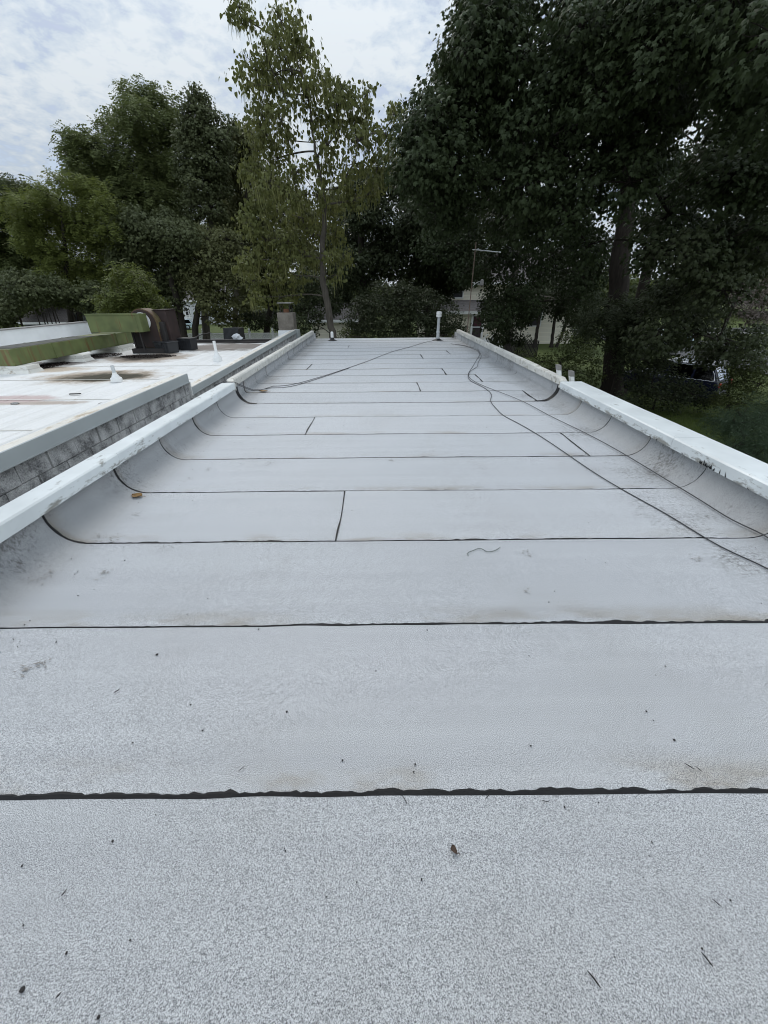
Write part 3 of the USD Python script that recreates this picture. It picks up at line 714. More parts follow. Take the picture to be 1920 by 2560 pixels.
cable('roof_cable', R2([(1262, 156), (1300, 160), (1400, 186), (1446, 216), (1432, 256), (1400, 310), (1378, 345), (1374, 370), (1396, 400), (1440, 422), (1500, 456), (1526, 490), (1520, 522), (1560, 580), (1610, 625)])
      + R3([(0, 392), (140, 470), (370, 622), (610, 782), (860, 925), (1010, 1010), (1240, 1152), (1420, 1250), (1659, 1362)]), 0.0055, 'cable_black',
      'dark cable snaking down the right side of the roof, nearer the middle', 'cable', tail=[(2.62, 1.7), (2.60, 0.9), (2.5, 0.1), (2.45, -0.4)])
cable('roof_cable', R2([(1290, 160), (1390, 180), (1440, 206), (1456, 250), (1438, 285), (1430, 310), (1392, 335), (1380, 350), (1384, 380), (1412, 402), (1450, 422), (1560, 466)])
      + R3([(0, 246), (110, 296), (220, 356), (450, 470), (600, 548), (730, 622), (1010, 795), (1250, 945), (1480, 1086), (1600, 1150)]), 0.0055, 'cable_black',
      'dark cable running beside the right parapet, nearest the cove', 'cable', lift=0.012, tail=[(2.90, 2.0), (2.85, 1.2), (2.80, 0.4), (2.7, -0.4)])
c = at_z(1140, 846, 0.0); th = np.linspace(0, 5.2 * np.pi, 70)
q = np.stack([c[0] + (0.17 + 0.02 * np.sin(th * 0.7)) * np.cos(th) + 0.03 * np.sin(th * 0.37), c[1] + (0.30 + 0.04 * np.cos(th * 0.9)) * np.sin(th), 0.02 + 0.012 * th / 3 + 0.03 * (np.sin(th * 1.3) > 0.3)], 1)
obj('cable_coil', MB().tube(q, 0.009, 6), 'cable_black', smooth=True, label='loose black coil of cable in the far right corner of the roof', cat='cable coil')
cable('wire_scrap', [(1171, 1391), (1173, 1381), (1184, 1377), (1195, 1373), (1206, 1374), (1216, 1380), (1228, 1380), (1240, 1376), (1250, 1370)], 0.0022, 'green_wire', 'curled scrap of thin green wire on the second full sheet', 'wire')


def leaf_litter(px, py, ln, w, ang, m, label, curl=0.25):
    c = at_z(px, py, 0.009); u = np.linspace(0, 1, 7); hw = w * np.sin(np.pi * np.clip(u, 0.04, 0.98)) ** 0.8 * (1 - 0.3 * u)
    G = []
    for k in (-1, -0.5, 0, 0.5, 1):
        G.append(np.stack([k * hw + 0.002 * np.sin(9 * u + k), (u - 0.5) * ln, 0.004 + curl * w * abs(k) ** 1.5 + 0.15 * ln * (u - 0.5) ** 2], 1))
    v, f = MB().grid(np.array(G)).get(); R = rot_z(ang)[:3, :3]
    b = MB().add(v @ R.T, f[:, ::-1]); b.tube((np.array([[0, -0.5 * ln, 0.006], [0.01, -0.62 * ln, 0.004], [0.012, -0.8 * ln, 0.003]])) @ R.T, 0.0018, 4)
    v, f = b.get(); obj('fallen_leaf', (v + c, f), m, label=label, cat='leaf')


leaf_litter(343, 1241, 0.11, 0.055, 80, 'ochre_leaf', 'curled ochre leaf at the left end of a lap by the cove')
leaf_litter(658, 979, 0.20, 0.06, 75, 'ochre_leaf', 'ochre leaf lying beside the cable near the left parapet step')
leaf_litter(1134, 2124, 0.028, 0.012, 25, 'brown_leaf', 'small brown leaf on the nearest roof sheet')


def twig(px, py, ln, ang, r, label, bend=0.1):
    c = at_z(px, py, 0.009); a = math.radians(ang); u = np.linspace(-0.5, 0.5, 6)
    q = np.stack([u * ln * math.cos(a) - bend * ln * (u ** 2) * math.sin(a), u * ln * math.sin(a) + bend * ln * u ** 2 * math.cos(a), np.full(6, r)], 1) + c
    obj('twig', MB().tube(q, r * np.array([0.5, 0.9, 1, 1, 0.8, 0.4]), 5), 'twig_bark', smooth=True, label=label, cat='twig', group='twigs lying on the roof')


g5 = lambda x, y: (960 + x * 0.57866, 1500 + y * 0.57866)
g4 = lambda x, y: (x * 0.57866, 1500 + y * 0.57866)
for q, ln, ang, r, lb in [(g5(1395, 1552), 0.034, 115, 0.0021, 'thick dark twig at lower right of the nearest sheet'), (g5(907, 1637), 0.040, 125, 0.0022, 'dark twig nearest the bottom edge, right of the middle'),
                          (g5(1437, 1308), 0.026, 130, 0.0016, 'thin twig beside two specks at right of the nearest sheet'), (g5(1318, 718), 0.034, 135, 0.0020, 'slanting twig just above the right end of the widest black seam'),
                          (g5(1360, 731), 0.022, 125, 0.0018, 'short twig right of the slanting one above the widest seam'), (g5(90, 862), 0.036, 120, 0.0016, 'forked dark twig just below the middle of the widest black seam'),
                          (g5(447, 850), 0.026, 35, 0.0014, 'hair-thin twig touching the widest seam right of the middle'), (g5(698, 870), 0.028, -10, 0.0015, 'short level twig under the right half of the widest seam'),
                          (g4(507, 393), 0.030, 50, 0.0022, 'small twig on the sheet left of the middle, above the widest seam'), (g4(1043, 730), 0.032, 45, 0.0012, 'pale thin twig above the middle of the widest seam'),
                          (g4(278, 1265), 0.018, 70, 0.0020, 'stubby twig at the left of the nearest sheet'), (g4(255, 1707), 0.014, 55, 0.0020, 'stubby twig close to the lower left corner')]:
    twig(*q, ln, ang, r, lb)
# dark specks and crumbs of dirt, uncountable
b = MB()
ico = trimesh.creation.icosphere(1, 1.0); iv, if_ = np.array(ico.vertices), np.array(ico.faces)


def crumb(x, y, r, flat=0.6):
    s = r * (0.7 + 0.6 * RNG.random(3)) * [1, 1, flat]; R = rot_z(RNG.uniform(0, 360))[:3, :3]
    b.add((iv * s * (0.8 + 0.35 * RNG.random((len(iv), 1)))) @ R.T + [x, y, roof_z(x, y) - 0.003 + r * 0.3], if_)


for x, y, r in [(162, 1210, 7), (1155, 1048, 4.5), (1143, 1107, 4.5), (1377, 1155, 4), (1118, 1200, 4), (1495, 1300, 5.5), (1555, 1338, 4), (1372, 1508, 5), (633, 632, 5), (1253, 607, 5), (1163, 522, 4), (1132, 483, 5), (134, 712, 5), (128, 745, 4),
                (626, 243, 4), (1215, 288, 4), (798, 910, 4.5), (925, 876, 4.5), (697, 1790, 3), (995, 1545, 4)]:
    c = at_z(*g5(x, y), 0.0); crumb(c[0], c[1], r * 0.00055 * (1.7 if y < 800 else 1.0))
for x, y, r in [(680, 239, 7), (489, 1045, 6), (675, 930, 4), (98, 1152, 6), (1541, 1222, 5), (291, 1528, 7), (102, 1685, 11), (430, 1805, 10), (575, 620, 4), (825, 455, 4), (1480, 695, 4), (1230, 1075, 3.5), (1410, 1285, 4), (244, 184, 3.5), (60, 172, 3.5), (565, 1472, 5)]:
    c = at_z(*g4(x, y), 0.0); crumb(c[0], c[1], r * 0.00055 * (1.8 if y < 800 else 1.0))
for k in range(420):
    y = RNG.uniform(0.3, 12); x = RNG.uniform(-2.35, 2.9) if RNG.random() < 0.35 else RNG.choice([RNG.normal(-2.35, 0.22), RNG.normal(2.85, 0.25)])
    if -2.63 < x < 3.15: crumb(x, y, RNG.uniform(0.0015, 0.0042))
obj('dirt_crumbs', b, 'speck', label='dark crumbs of dirt and seeds scattered over the granulated roof', cat='debris', kind='stuff')
# smudged paw-like prints: thin flakes of dried mud lying on the sheets
b = MB()
for px, py, n, ex, ey in [(70, 1676, 26, 0.05, 0.03), (105, 1660, 14, 0.05, 0.02), (131, 1434, 22, 0.045, 0.03), (343, 1285, 20, 0.06, 0.035), (262, 1434, 24, 0.035, 0.028), (323, 1298, 8, 0.04, 0.02), (520, 1174, 16, 0.06, 0.04), (410, 1373, 14, 0.07, 0.03), (278, 1349, 40, 0.10, 0.05), (250, 1340, 22, 0.09, 0.04),
                          (470, 1198, 14, 0.08, 0.04), (1742, 1399, 26, 0.05, 0.03), (1487, 1176, 18, 0.09, 0.03), (1524, 1160, 18, 0.09, 0.03), (1572, 1195, 10, 0.06, 0.02), (1325, 968, 40, 0.11, 0.07), (1340, 966, 30, 0.08, 0.05), (978, 1154, 20, 0.10, 0.03), (1320, 1387, 14, 0.05, 0.03), (670, 1160, 20, 0.07, 0.05), (100, 1455, 16, 0.08, 0.03),
                          (620, 1068, 24, 0.12, 0.06), (1590, 1285, 14, 0.06, 0.04), (1320, 1479, 8, 0.03, 0.02)]:
    c = at_z(px, py, 0.0)
    for _ in range(int(n * 0.8)):
        x, y = c[0] + RNG.normal(0, ex * 0.5), c[1] + RNG.normal(0, ey * 0.9); r = RNG.uniform(0.002, 0.006); a0 = RNG.uniform(0, 6.3); a = a0 + np.arange(7) * 2 * np.pi / 7
        rr = r * (0.5 + 0.8 * RNG.random(7)); st = 1 + RNG.random() * 1.4
        px_, py_ = x + rr * np.cos(a) * st, y + rr * np.sin(a)
        z = roof_z(x, y); top = np.stack([px_, py_, np.full(7, z + 0.0015)], 1)
        b.add(np.vstack([[x, y, z + 0.0025], top]), [[0, k + 1, (k + 1) % 7 + 1] for k in range(7)])
obj('mud_flakes', b, 'smudge', label='faint grey smudges of dried mud and paw marks on the pale roof', cat='dirt', kind='stuff')

# ladder leaning on the right parapet outside
for k, (px, py, y) in enumerate([(1394, 915, 7.05), (1427, 928, 7.02)]): pass
tp1, tp2 = at_y(1394, 913, 7.6), at_y(1428, 929, 7.28)
tp1, tp2 = at_y(1396, 912, 7.75), at_y(1428, 927, 7.30)
t = thing('ladder', 'aluminium ladder with dark end caps leaning outside the right parapet, two rail tops showing', 'ladder')
foot = np.array([1.25, 0, 0])
for q in (tp1, tp2):
    base = np.array([q[0] + 0.95, q[1], GZ]); d = (q - base) / np.linalg.norm(q - base)
    def rail(a, c, w, dep, m, nm):
        A, B = base + d * a, base + d * c
        bt = [A + [-dep, -w, 0], A + [dep, -w, 0], A + [dep, w, 0], A + [-dep, w, 0]]; tpq = [B + [-dep, -w, 0], B + [dep, -w, 0], B + [dep, w, 0], B + [-dep, w, 0]]
        return obj(nm, MB().hexa(bt, tpq), m, t)
    L = np.linalg.norm(q - base)
    rail(0, L - 0.09, 0.05, 0.03, 'white_paint', 'stile'); rail(L - 0.095, L, 0.053, 0.034, 'grey_steel', 'end_cap')
for k in range(9):
    z = 0.25 + 0.32 * k; f_ = z / (tp1[2] - GZ)
    if f_ > 0.9: break
    A = np.array([tp1[0] + 0.95 * (1 - f_), tp1[1], GZ + z]); B = np.array([tp2[0] + 0.95 * (1 - f_), tp2[1], GZ + z]); obj('rung', MB().tube([A, (A + B) / 2, B], 0.016, 6), 'aluminium', t)

# ------------------------------------------------------------------ things on the neighbouring roof
def flashed_pipe(px, py, h, r, label, m='galvanised', cone=0.115, ch=0.16):
    t = thing('roof_vent_pipe', label, 'vent pipe', loc=at_z(px, py, NZ))
    obj('pipe', MB().lathe([(r, 0.1), (r, h), (r * 0.8, h), (r * 0.8, h - 0.08), (0, h - 0.08)], sides=16), m, t, smooth=40)
    obj('flashing_boot', MB().lathe([(cone + 0.03, 0.004), (cone, 0.012), (cone * 0.97, ch * 0.5), (cone * 0.7, ch * 0.62), (r * 1.6, ch * 0.92), (r * 1.25, ch), (r * 1.2, ch + 0.03), (r, ch + 0.032)], sides=22), 'white_plastic', t, smooth=40)


flashed_pipe(293, 954, 0.335, 0.036, 'short grey vent pipe with white boot standing in the dark puddle stain')
flashed_pipe(545, 903, 0.53, 0.038, 'taller white vent pipe with conical boot beyond the black bins', 'white_plastic', 0.125, 0.22)


def curb(x0, x1, y0, y1, label):
    t = thing('duct_curb', label, 'duct support', group='white curbs under the green duct', loc=((x0 + x1) / 2, (y0 + y1) / 2, NZ))
    a, c = (x1 - x0) / 2, (y1 - y0) / 2
    b = MB(); b.hexa([(-a - .05, -c - .05, 0), (a + .05, -c - .05, 0), (a + .05, c + .05, 0), (-a - .05, c + .05, 0)], [(-a, -c, .09), (a, -c, .09), (a, c, .09), (-a, c, .09)]); obj('flashing', b, 'curb_white', t)
    b = MB(); b.cbox((-a + .004, -c + .004, .091), (a - .004, c - .004, .178), .006); obj('body', b, 'curb_white', t)
    for k in (-0.6, 0, 0.6): obj('screw', MB().lathe([(0.012, 0), (0.012, 0.006), (0, 0.008)], (k * a, -c + .003, 0.145), 8, 'y'), 'dark_steel', t)


curb(-9.75, -8.62, 9.93, 10.35, 'white flashed curb under the near end of the long green duct')
curb(-9.70, -8.55, 11.85, 12.2, 'white flashed curb under the middle of the long green duct')
curb(-9.75, -8.80, 14.0, 14.9, 'white flashed curb under the far end of the long green duct')


def duct(name, label, segs, label_parts=None):
    t = thing(name, label, 'duct')
    return t


t = thing('exhaust_duct', 'long rust-streaked green duct lying low on white curbs', 'duct')
X1, DZ0, DZ1, Y0 = -8.90, 0.282, 0.655, 9.95
yy = [Y0, 11.35, 12.75, 14.2, 15.3]
for k in range(4):
    obj('duct_section', MB().cbox((-9.62, yy[k] + 0.002, DZ0 + 0.001 * k), (X1, yy[k + 1] - 0.002, DZ1 - 0.001 * k), 0.006), 'duct_green', t)
    if k: obj('seam_flange', MB().box((-9.635, yy[k] - 0.012, DZ0 - 0.012), (X1 + 0.014, yy[k] + 0.012, DZ1 + 0.012)), 'duct_green', t)
obj('elbow', MB().cbox((-12.6, Y0 - 0.03, DZ0 - 0.002), (-9.624, Y0 + 0.62, DZ1 + 0.002), 0.006), 'duct_green', t)
obj('top_cover', MB().box((-9.60, Y0 + 0.15, DZ1 + 0.002), (X1 - 0.02, 13.2, DZ1 + 0.008)), 'duct_top', t)
t = thing('discharge_duct', 'short green box duct raised crosswise in front of the rusty fan', 'duct')
UX0, UX1, UY0, UY1, UZ0, UZ1 = -9.08, -7.44, 13.3, 13.72, 0.750, 1.262
obj('duct_body', MB().cbox((UX0, UY0, UZ0), (UX1, UY1, UZ1), 0.008), 'duct_green', t)
obj('rim', MB().box((UX0 - 0.01, UY0 - 0.012, UZ1 - 0.03), (UX1 + 0.008, UY0 - 0.001, UZ1 + 0.012)), 'duct_green', t)
obj('end_flange', MB().box((UX1 - 0.14, UY0 - 0.006, UZ0 - 0.008), (UX1 - 0.128, UY1 + 0.006, UZ1 + 0.008)), 'duct_green', t)
for k, x in enumerate((-7.60,)): obj('strut', MB().box((x - 0.018, 13.36, NZ + 0.08), (x + 0.018, 13.39, UZ0 - 0.002)), 'dark_steel', t)
t = thing('exhaust_fan', 'rusty blower with rounded scroll housing and tall brown motor box', 'fan')
SC = np.array([-7.62, 13.74, 0.95]); R = 0.44
an = np.linspace(0, np.pi, 22)
poly = [(SC[0] + R * math.cos(a), SC[2] + R * math.sin(a)) for a in an] + [(SC[0] - R, 0.78), (SC[0] - 0.2, 0.60), (SC[0] - 0.12, 0.26), (SC[0] + R * 0.94, 0.26)]
obj('scroll_housing', MB().prism(poly, 13.76, 14.25), 'scroll_rim', t, smooth=35)
Rp = 0.255
obj('side_plate', MB().lathe([(0, -0.012), (Rp, -0.012), (Rp, 0.0)], (SC[0] - 0.01, 13.748, SC[2] + 0.08), 30, 'y'), 'white_upstand', t)
obj('front_plate', MB().prism([(x, z) for x, z in poly][:0] + [(SC[0] + (R - .03) * math.cos(a), SC[2] + (R - .03) * math.sin(a)) for a in np.linspace(0, np.pi, 20)] + [(SC[0] - 0.3, 0.72), (SC[0] - 0.1, 0.27), (SC[0] + R * 0.9, 0.27)], 13.749, 13.7595), 'rust', t)
obj('scroll_leg', MB().box((SC[0] - 0.1, 13.77, 0.2), (SC[0] + R * 0.93, 14.24, 0.262)), 'rust', t)
obj('access_panel', MB().box((SC[0] + R * 0.93, 13.80, 0.28), (SC[0] + R + 0.01, 14.2, 0.80)), 'rust', t)
obj('motor_box', MB().cbox((-7.38, 14.05, 0.24), (-6.98, 14.75, 1.33), 0.012), 'rust', t)
obj('box_lid', MB().box((-7.395, 14.03, 1.331), (-6.965, 14.77, 1.35)), 'rust', t)
obj('belt_guard', MB().cbox((-7.27, 13.86, 0.30), (-7.06, 14.045, 1.0), 0.02), 'dark_steel', t)  # dark box stands in for the unlit opening beside the scroll
obj('base_frame', MB().cbox((-8.12, 13.55, NZ + 0.005), (-7.08, 14.9, NZ + 0.15), 0.01), 'dark_steel', t)
obj('frame_post', MB().box((-8.02, 13.62, 0.25), (-7.97, 13.67, 0.74)), 'dark_steel', t)
obj('inlet_box', MB().cbox((-8.06, 13.80, 0.25), (-7.76, 14.6, 0.74), 0.01), 'dark_steel', t)


def tote(loc, rz, w, d, h, label):
    t = thing('storage_bin', label, 'bin', group=None, loc=loc, rz=rz)
    a, c = w / 2, d / 2; k = 0.9
    b = MB(); b.hexa([(-a * k, -c * k, 0.002), (a * k, -c * k, 0.002), (a * k, c * k, 0.002), (-a * k, c * k, 0.002)], [(-a, -c, h), (a, -c, h), (a, c, h), (-a, c, h)])
    for i in range(-2, 3):
        x = i * a * 0.36; b.hexa([(x * k - .012, -c * k - .006, 0.02), (x * k + .012, -c * k - .006, 0.02), (x * k + .012, -c * k, 0.02), (x * k - .012, -c * k, 0.02)], [(x - .012, -c - .008, h - .06), (x + .012, -c - .008, h - .06), (x + .012, -c, h - .06), (x - .012, -c, h - .06)])
    obj('body', b, 'black_plastic', t)
    b = MB(); b.cbox((-a - .02, -c - .02, h + .001), (a + .02, c + .02, h + .035), .012); obj('lid', b, 'black_plastic', t)
    obj('latch', MB().cbox((-.05, -c - .034, h - .06), (.05, -c - .012, h + .02), .006), 'black_plastic', t)


tote((-7.08, 13.78, NZ), -24, 0.62, 0.42, 0.31, 'black plastic bin with lid against the front of the rusty fan')
tote((-6.72, 14.55, NZ), -10, 0.48, 0.40, 0.34, 'black plastic bin behind and right of the other one')
leaf_litter_z = NZ


def heap(name, cx, cy, rx, ry, n, label, m='litter'):
    b = MB()
    for _ in range(n):
        a, r = RNG.uniform(0, 6.28), math.sqrt(RNG.random()); x, y = cx + rx * r * math.cos(a), cy + ry * r * math.sin(a)
        L, w = RNG.uniform(0.03, 0.10), RNG.uniform(0.012, 0.035); d = RNG.normal(0, 1, 3) * [1, 1, 0.35]; d /= np.linalg.norm(d); s = np.cross(d, [0.1, 0.2, 1]); s /= np.linalg.norm(s)
        c = np.array([x, y, NZ + 0.008 + 0.05 * (1 - r) * RNG.random()])
        b.add([c - d * L / 2, c + s * w / 2, c + d * L / 2, c - s * w / 2 + [0, 0, 0.01]], [[0, 1, 2], [0, 2, 3]])
    obj(name, b, m, label=label, cat='debris', kind='stuff')


heap('leaf_litter', -9.05, 11.1, 0.32, 0.75, 700, 'dark heap of rotting leaves between the first two curbs under the green duct')
heap('leaf_litter', -8.75, 13.1, 0.45, 0.55, 500, 'dark leaf litter between the far curb and the fan base')
heap('leaf_litter', -7.25, 12.85, 0.85, 0.38, 800, 'brown leaf litter in the stain in front of the fan')
obj('board_scrap', MB().hexa([(-5.98, 7.56, .112), (-5.80, 7.60, .112), (-5.80, 7.64, .112), (-5.98, 7.60, .112)], [(-5.98, 7.56, .13), (-5.80, 7.60, .125), (-5.80, 7.64, .125), (-5.98, 7.60, .13)]), 'dark_steel', label='short dark scrap of wood on the white roof by the pink stain', cat='wood scrap')
for px, py, lb in [(256, 1011, 'flat grey stone on the white roof nearest the grey fascia'), (38, 1010, 'grey flake of stone on the white roof at the left picture edge')]:
    c = at_z(px, py, NZ); obj('stone', (iv * [0.075, 0.05, 0.018] * (0.8 + 0.3 * RNG.random((len(iv), 1))) + c + [0, 0, 0.012], if_), 'smudge', label=lb, cat='stone')
# plank and scraps at the far edge of the white roof
c0, c1 = at_y(485, 835, 16.0), at_y(524, 826, 16.9)
obj('bent_rod', MB().tube([at_y(484, 845, 16.1), at_y(505, 836, 16.5), at_y(528, 832, 16.9)], 0.018, 6), 'dark_steel', label='dark metal rod sticking out beyond the black bins at the far roof edge', cat='rod')
c = at_z(577, 853, 0.22)
obj('crumpled_tarp', (iv * [0.20, 0.1, 0.13] * (0.7 + 0.6 * RNG.random((len(iv), 1))) + [c[0], 16.72, 0.27], if_), 'tarpaulin', label='crumpled pale grey tarp on the far edge of the white roof', cat='tarp')
# chimney where the two buildings meet
t = thing('chimney', 'weathered rendered chimney with clay flue and flat cap beside the white roof', 'chimney', loc=(-4.22, 19.2, 0))
obj('stack', MB().cbox((-0.36, -0.3, GZ), (0.33, 0.35, 1.05), 0.02), 'chimney_render', t)
obj('flashing', MB().hexa([(-.42, -.40, -0.2), (.24, -.40, -0.2), (.24, -.302, -0.2), (-.42, -.302, -0.2)], [(-.38, -.37, .36), (.22, -.37, .36), (.22, -.302, .36), (-.38, -.302, .36)]), 'white_upstand', t)
obj('flue', MB().lathe([(0.13, 1.051), (0.12, 1.19), (0.10, 1.19), (0.10, 1.10)], (0, 0, 0), 14), 'clay', t, smooth=40)
for x, y in ((-.2, -.2), (.2, -.2), (.2, .2), (-.2, .2)): obj('cap_leg', MB().box((x - .015, y - .015, 1.052), (x + .015, y + .015, 1.40)), 'dark_steel', t)
obj('cap', MB().cbox((-.30, -.30, 1.401), (.30, .30, 1.44), .008), 'grey_steel', t)
b = MB(); b.box((-3.86, 18.42, -0.5), (-3.66, 18.95, 0.40)); obj('parapet_return', b, 'fascia_grey', nb)
# old aerial mast behind the right far corner
b0, b1 = at_y(1166, 826, 20.5), at_y(1190, 606, 20.5)
t = thing('aerial_mast', 'thin rusty aerial mast with one crossbar behind the far right roof corner', 'aerial', loc=(b0[0], b0[1], GZ))
top = b1 - [b0[0], b0[1], GZ]
obj('mast', MB().tube([(0, 0, 0), top * 0.5, top], 0.022, 8), 'rusty_pole', t, smooth=True)
c0, c1 = at_y(1181, 624, 20.5) - [b0[0], b0[1], GZ], at_y(1252, 631, 20.5) - [b0[0], b0[1], GZ]
obj('crossbar', MB().tube([c0, (c0 + c1) / 2, c1], 0.022, 6), 'aluminium', t, smooth=True)
for k in (0.1, 0.35, 0.6, 0.9):
    q = c0 + (c1 - c0) * k; obj('element', MB().tube([q - [0, 0.35, 0], q, q + [0, 0.35, 0]], 0.008, 5), 'aluminium', t)
a0, a1 = at_y(1182, 716, 20.5) - [b0[0], b0[1], GZ], at_y(1205, 706, 20.5) - [b0[0], b0[1], GZ]
obj('lamp_arm', MB().tube(smooth_path([a0, (a0 + a1) / 2 + [0, 0, 0.08], a1 + [0, 0, 0.04]], 4), 0.014, 6), 'galvanised', t, smooth=True)
obj('lamp_head', MB().lathe([(0, -.12), (0.085, -.12), (0.075, 0.08), (0.03, 0.13), (0, 0.13)], a1, 12), 'grey_steel', t, smooth=40)

# ------------------------------------------------------------------ ground and everything far
gx = np.concatenate([np.linspace(-600, -60, 10), np.linspace(-50, 50, 60), np.linspace(60, 600, 10)])
gy = np.concatenate([np.linspace(-300, -10, 6), np.linspace(-5, 100, 60), np.linspace(120, 900, 10)])
G = np.array([[(x, y, GZ + 0.10 * (noise(np.array([[x * 0.12, y * 0.12, 0.0]]), 9)[0] - 0.5)) for x in gx] for y in gy])
v, f = MB().grid(G).get(); obj('ground', (v, f[:, ::-1] if False else f), 'lawn_grass', smooth=True, kind='structure')
b = MB(); b.grid(np.array([[(x, y, GZ + 0.075) for x in np.linspace(14, 160, 12)] for y in (52.0, 60.0)])); obj('road', b, 'asphalt', kind='structure')
b = MB(); b.grid(np.array([[(x, y, GZ + 0.072) for x in np.linspace(24, 34, 5)] for y in (17, 51.9)])); obj('driveway', b, 'asphalt', kind='structure')
b = MB(); b.box((14, 51.75, GZ), (160, 51.98, GZ + 0.18)); obj('kerb', b, 'pale_concrete', kind='structure')


def window(t, x, y, z, w, h, frame='white_paint'):
    """window in a wall that faces -y"""
    wf = MB(); e = 0.09
    wf.box((x - w / 2 - e, y - 0.05, z - e), (x - w / 2, y - 0.002, z + h + e)); wf.box((x + w / 2, y - 0.05, z - e), (x + w / 2 + e, y - 0.002, z + h + e))
    wf.box((x - w / 2, y - 0.05, z + h), (x + w / 2, y - 0.002, z + h + e)); wf.box((x - w / 2, y - 0.06, z - e), (x + w / 2, y - 0.002, z)); wf.box((x - w / 2, y - 0.04, z + h / 2 - 0.03), (x + w / 2, y - 0.004, z + h / 2 + 0.03))
    p = obj('window', wf, frame, t)
    obj('pane', MB().box((x - w / 2 + 0.002, y - 0.025, z + 0.002), (x + w / 2 - 0.002, y - 0.012, z + h - 0.002)), 'dark_interior', p)


def house(name, label, x0, x1, y0, y1, eave, ridge, wall, windows, rtype='shingles'):
    t = thing(name, label, 'house')
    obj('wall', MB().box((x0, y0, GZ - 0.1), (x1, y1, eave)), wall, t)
    ym = (y0 + y1) / 2; o = 0.4
    b = MB()
    for ya, s in ((y0 - o, 1), (y1 + o, -1)):
        zz = eave - 0.12
        q = [(x0 - o, ya, zz), (x1 + o, ya, zz), (x1 + o, ym, ridge), (x0 - o, ym, ridge)]
        q2 = [(a, c, d + 0.12) for a, c, d in q]
        b.hexa(q if s > 0 else q[::-1], q2 if s > 0 else q2[::-1])
    obj('roof', b, rtype, t)
    for x in (x0, x1):
        b = MB(); b.add([(x, y0, eave), (x, y1, eave), (x, ym, ridge - 0.05)], [[0, 1, 2]]); obj('gable', b, wall, t)
    obj('eave_board', MB().box((x0 - o, y0 - o - 0.03, eave - 0.2), (x1 + o, y0 - o - 0.002, eave + 0.02)), 'white_paint', t)
    for w in windows: window(t, *w)
    return t


h1 = house('cream_house', 'cream clapboard house with grey porch roof behind the far right corner of our roof', 4.6, 19.3, 43.4, 52, 2.6, 5.4, 'cream_siding',
           [(7.4, 43.4, 1.35, 0.9, 1.1), (12.6, 43.4, -1.5, 1.0, 1.35), (15.4, 43.4, -1.2, 1.0, 1.3), (12.6, 43.4, 1.2, 1.0, 1.2)])
# porch: its own low roof, wall, door with frame
px0, px1, py0 = 3.2, 10.35, 41.2
b = MB(); q = [(px0, py0 - 0.3, 0.14), (px1, py0 - 0.3, 0.14), (px1, 43.38, 1.02), (px0, 43.38, 1.02)]; b.hexa(q, [(a, c, d + 0.1) for a, c, d in q]); obj('porch_roof', b, 'shingles', h1)
obj('porch_fascia', MB().box((px0, py0 - 0.33, -0.02), (px1, py0 - 0.302, 0.235)), 'white_paint', h1)
obj('porch_wall', MB().box((px0 + 0.3, py0, GZ), (px1 - 0.25, 43.36, 0.12)), 'cream_siding', h1)
dx = at_y(1193, 810, py0)[0]
d = obj('door', MB().cbox((dx - 0.42, py0 - 0.06, -2.05), (dx + 0.42, py0 - 0.003, -0.20), 0.01), 'porch_door', h1)
obj('door_frame', MB().box((dx - 0.62, py0 - 0.09, -2.1), (dx - 0.43, py0 - 0.004, 0.0)).box((dx + 0.43, py0 - 0.09, -2.1), (dx + 0.62, py0 - 0.004, 0.0)).box((dx - 0.43, py0 - 0.09, -0.19), (dx + 0.43, py0 - 0.004, 0.0)), 'white_paint', d)
obj('door_glass', MB().box((dx - 0.34, py0 - 0.072, -1.05), (dx + 0.34, py0 - 0.061, -0.3)), 'red_cloth', d)
obj('cross_bar', MB().box((dx - 0.42, py0 - 0.085, -1.20), (dx + 0.42, py0 - 0.062, -1.08)), 'aluminium', d)
st = thing('porch_stair', 'white timber stair railing with slanting rails below the cream house porch', 'stair')
sx = at_y(1212, 838, 40)[0]
for k in range(4):
    obj('rail', MB().hexa([(sx - 1.6 + k * 0.72, 38.5 + 0.0, -3.0), (sx - 1.45 + k * 0.72, 38.5, -3.0), (sx - 1.45 + k * 0.72, 38.6, -3.0), (sx - 1.6 + k * 0.72, 38.6, -3.0)],
                          [(sx - 0.15 + k * 0.60, 38.5, -1.55), (sx + 0.0 + k * 0.60, 38.5, -1.55), (sx + 0.0 + k * 0.60, 38.6, -1.55), (sx - 0.15 + k * 0.60, 38.6, -1.55)]), 'white_paint', st)
for k in range(5): obj('step', MB().box((sx - 0.6, 38.62 + k * 0.3, GZ - 0.02), (sx + 1.3, 38.92 + k * 0.3, GZ + 0.17 * (k + 1))), 'white_paint', st)
for k in range(5):
    x = at_y(1248 + k * 9, 856, 38.4)[0]; obj('baluster', MB().cbox((x - 0.05, 38.35, GZ), (x + 0.05, 38.45, -1.95), 0.008), 'white_paint', st)
house('cream_cottage', 'low cream clapboard house glimpsed behind the trunk hung with long pods', -6.6, -1.6, 40, 46, -0.35, 0.9, 'cream_siding', [(at_y(885, 815, 40)[0], 40, -1.75, 0.6, 1.2)])
hx0, hx1 = at_y(452, 780, 78)[0], at_y(572, 780, 78)[0]
h3 = house('white_house', 'white clapboard house across the lawn behind the lattice fence', hx0, hx1, 78, 86, 0.9, 4.0, 'white_siding', [((hx0 + hx1) / 2 + 1.2, 78, -1.5, 0.9, 1.2), (hx0 + 1.2, 78, -1.4, 0.9, 1.2)])
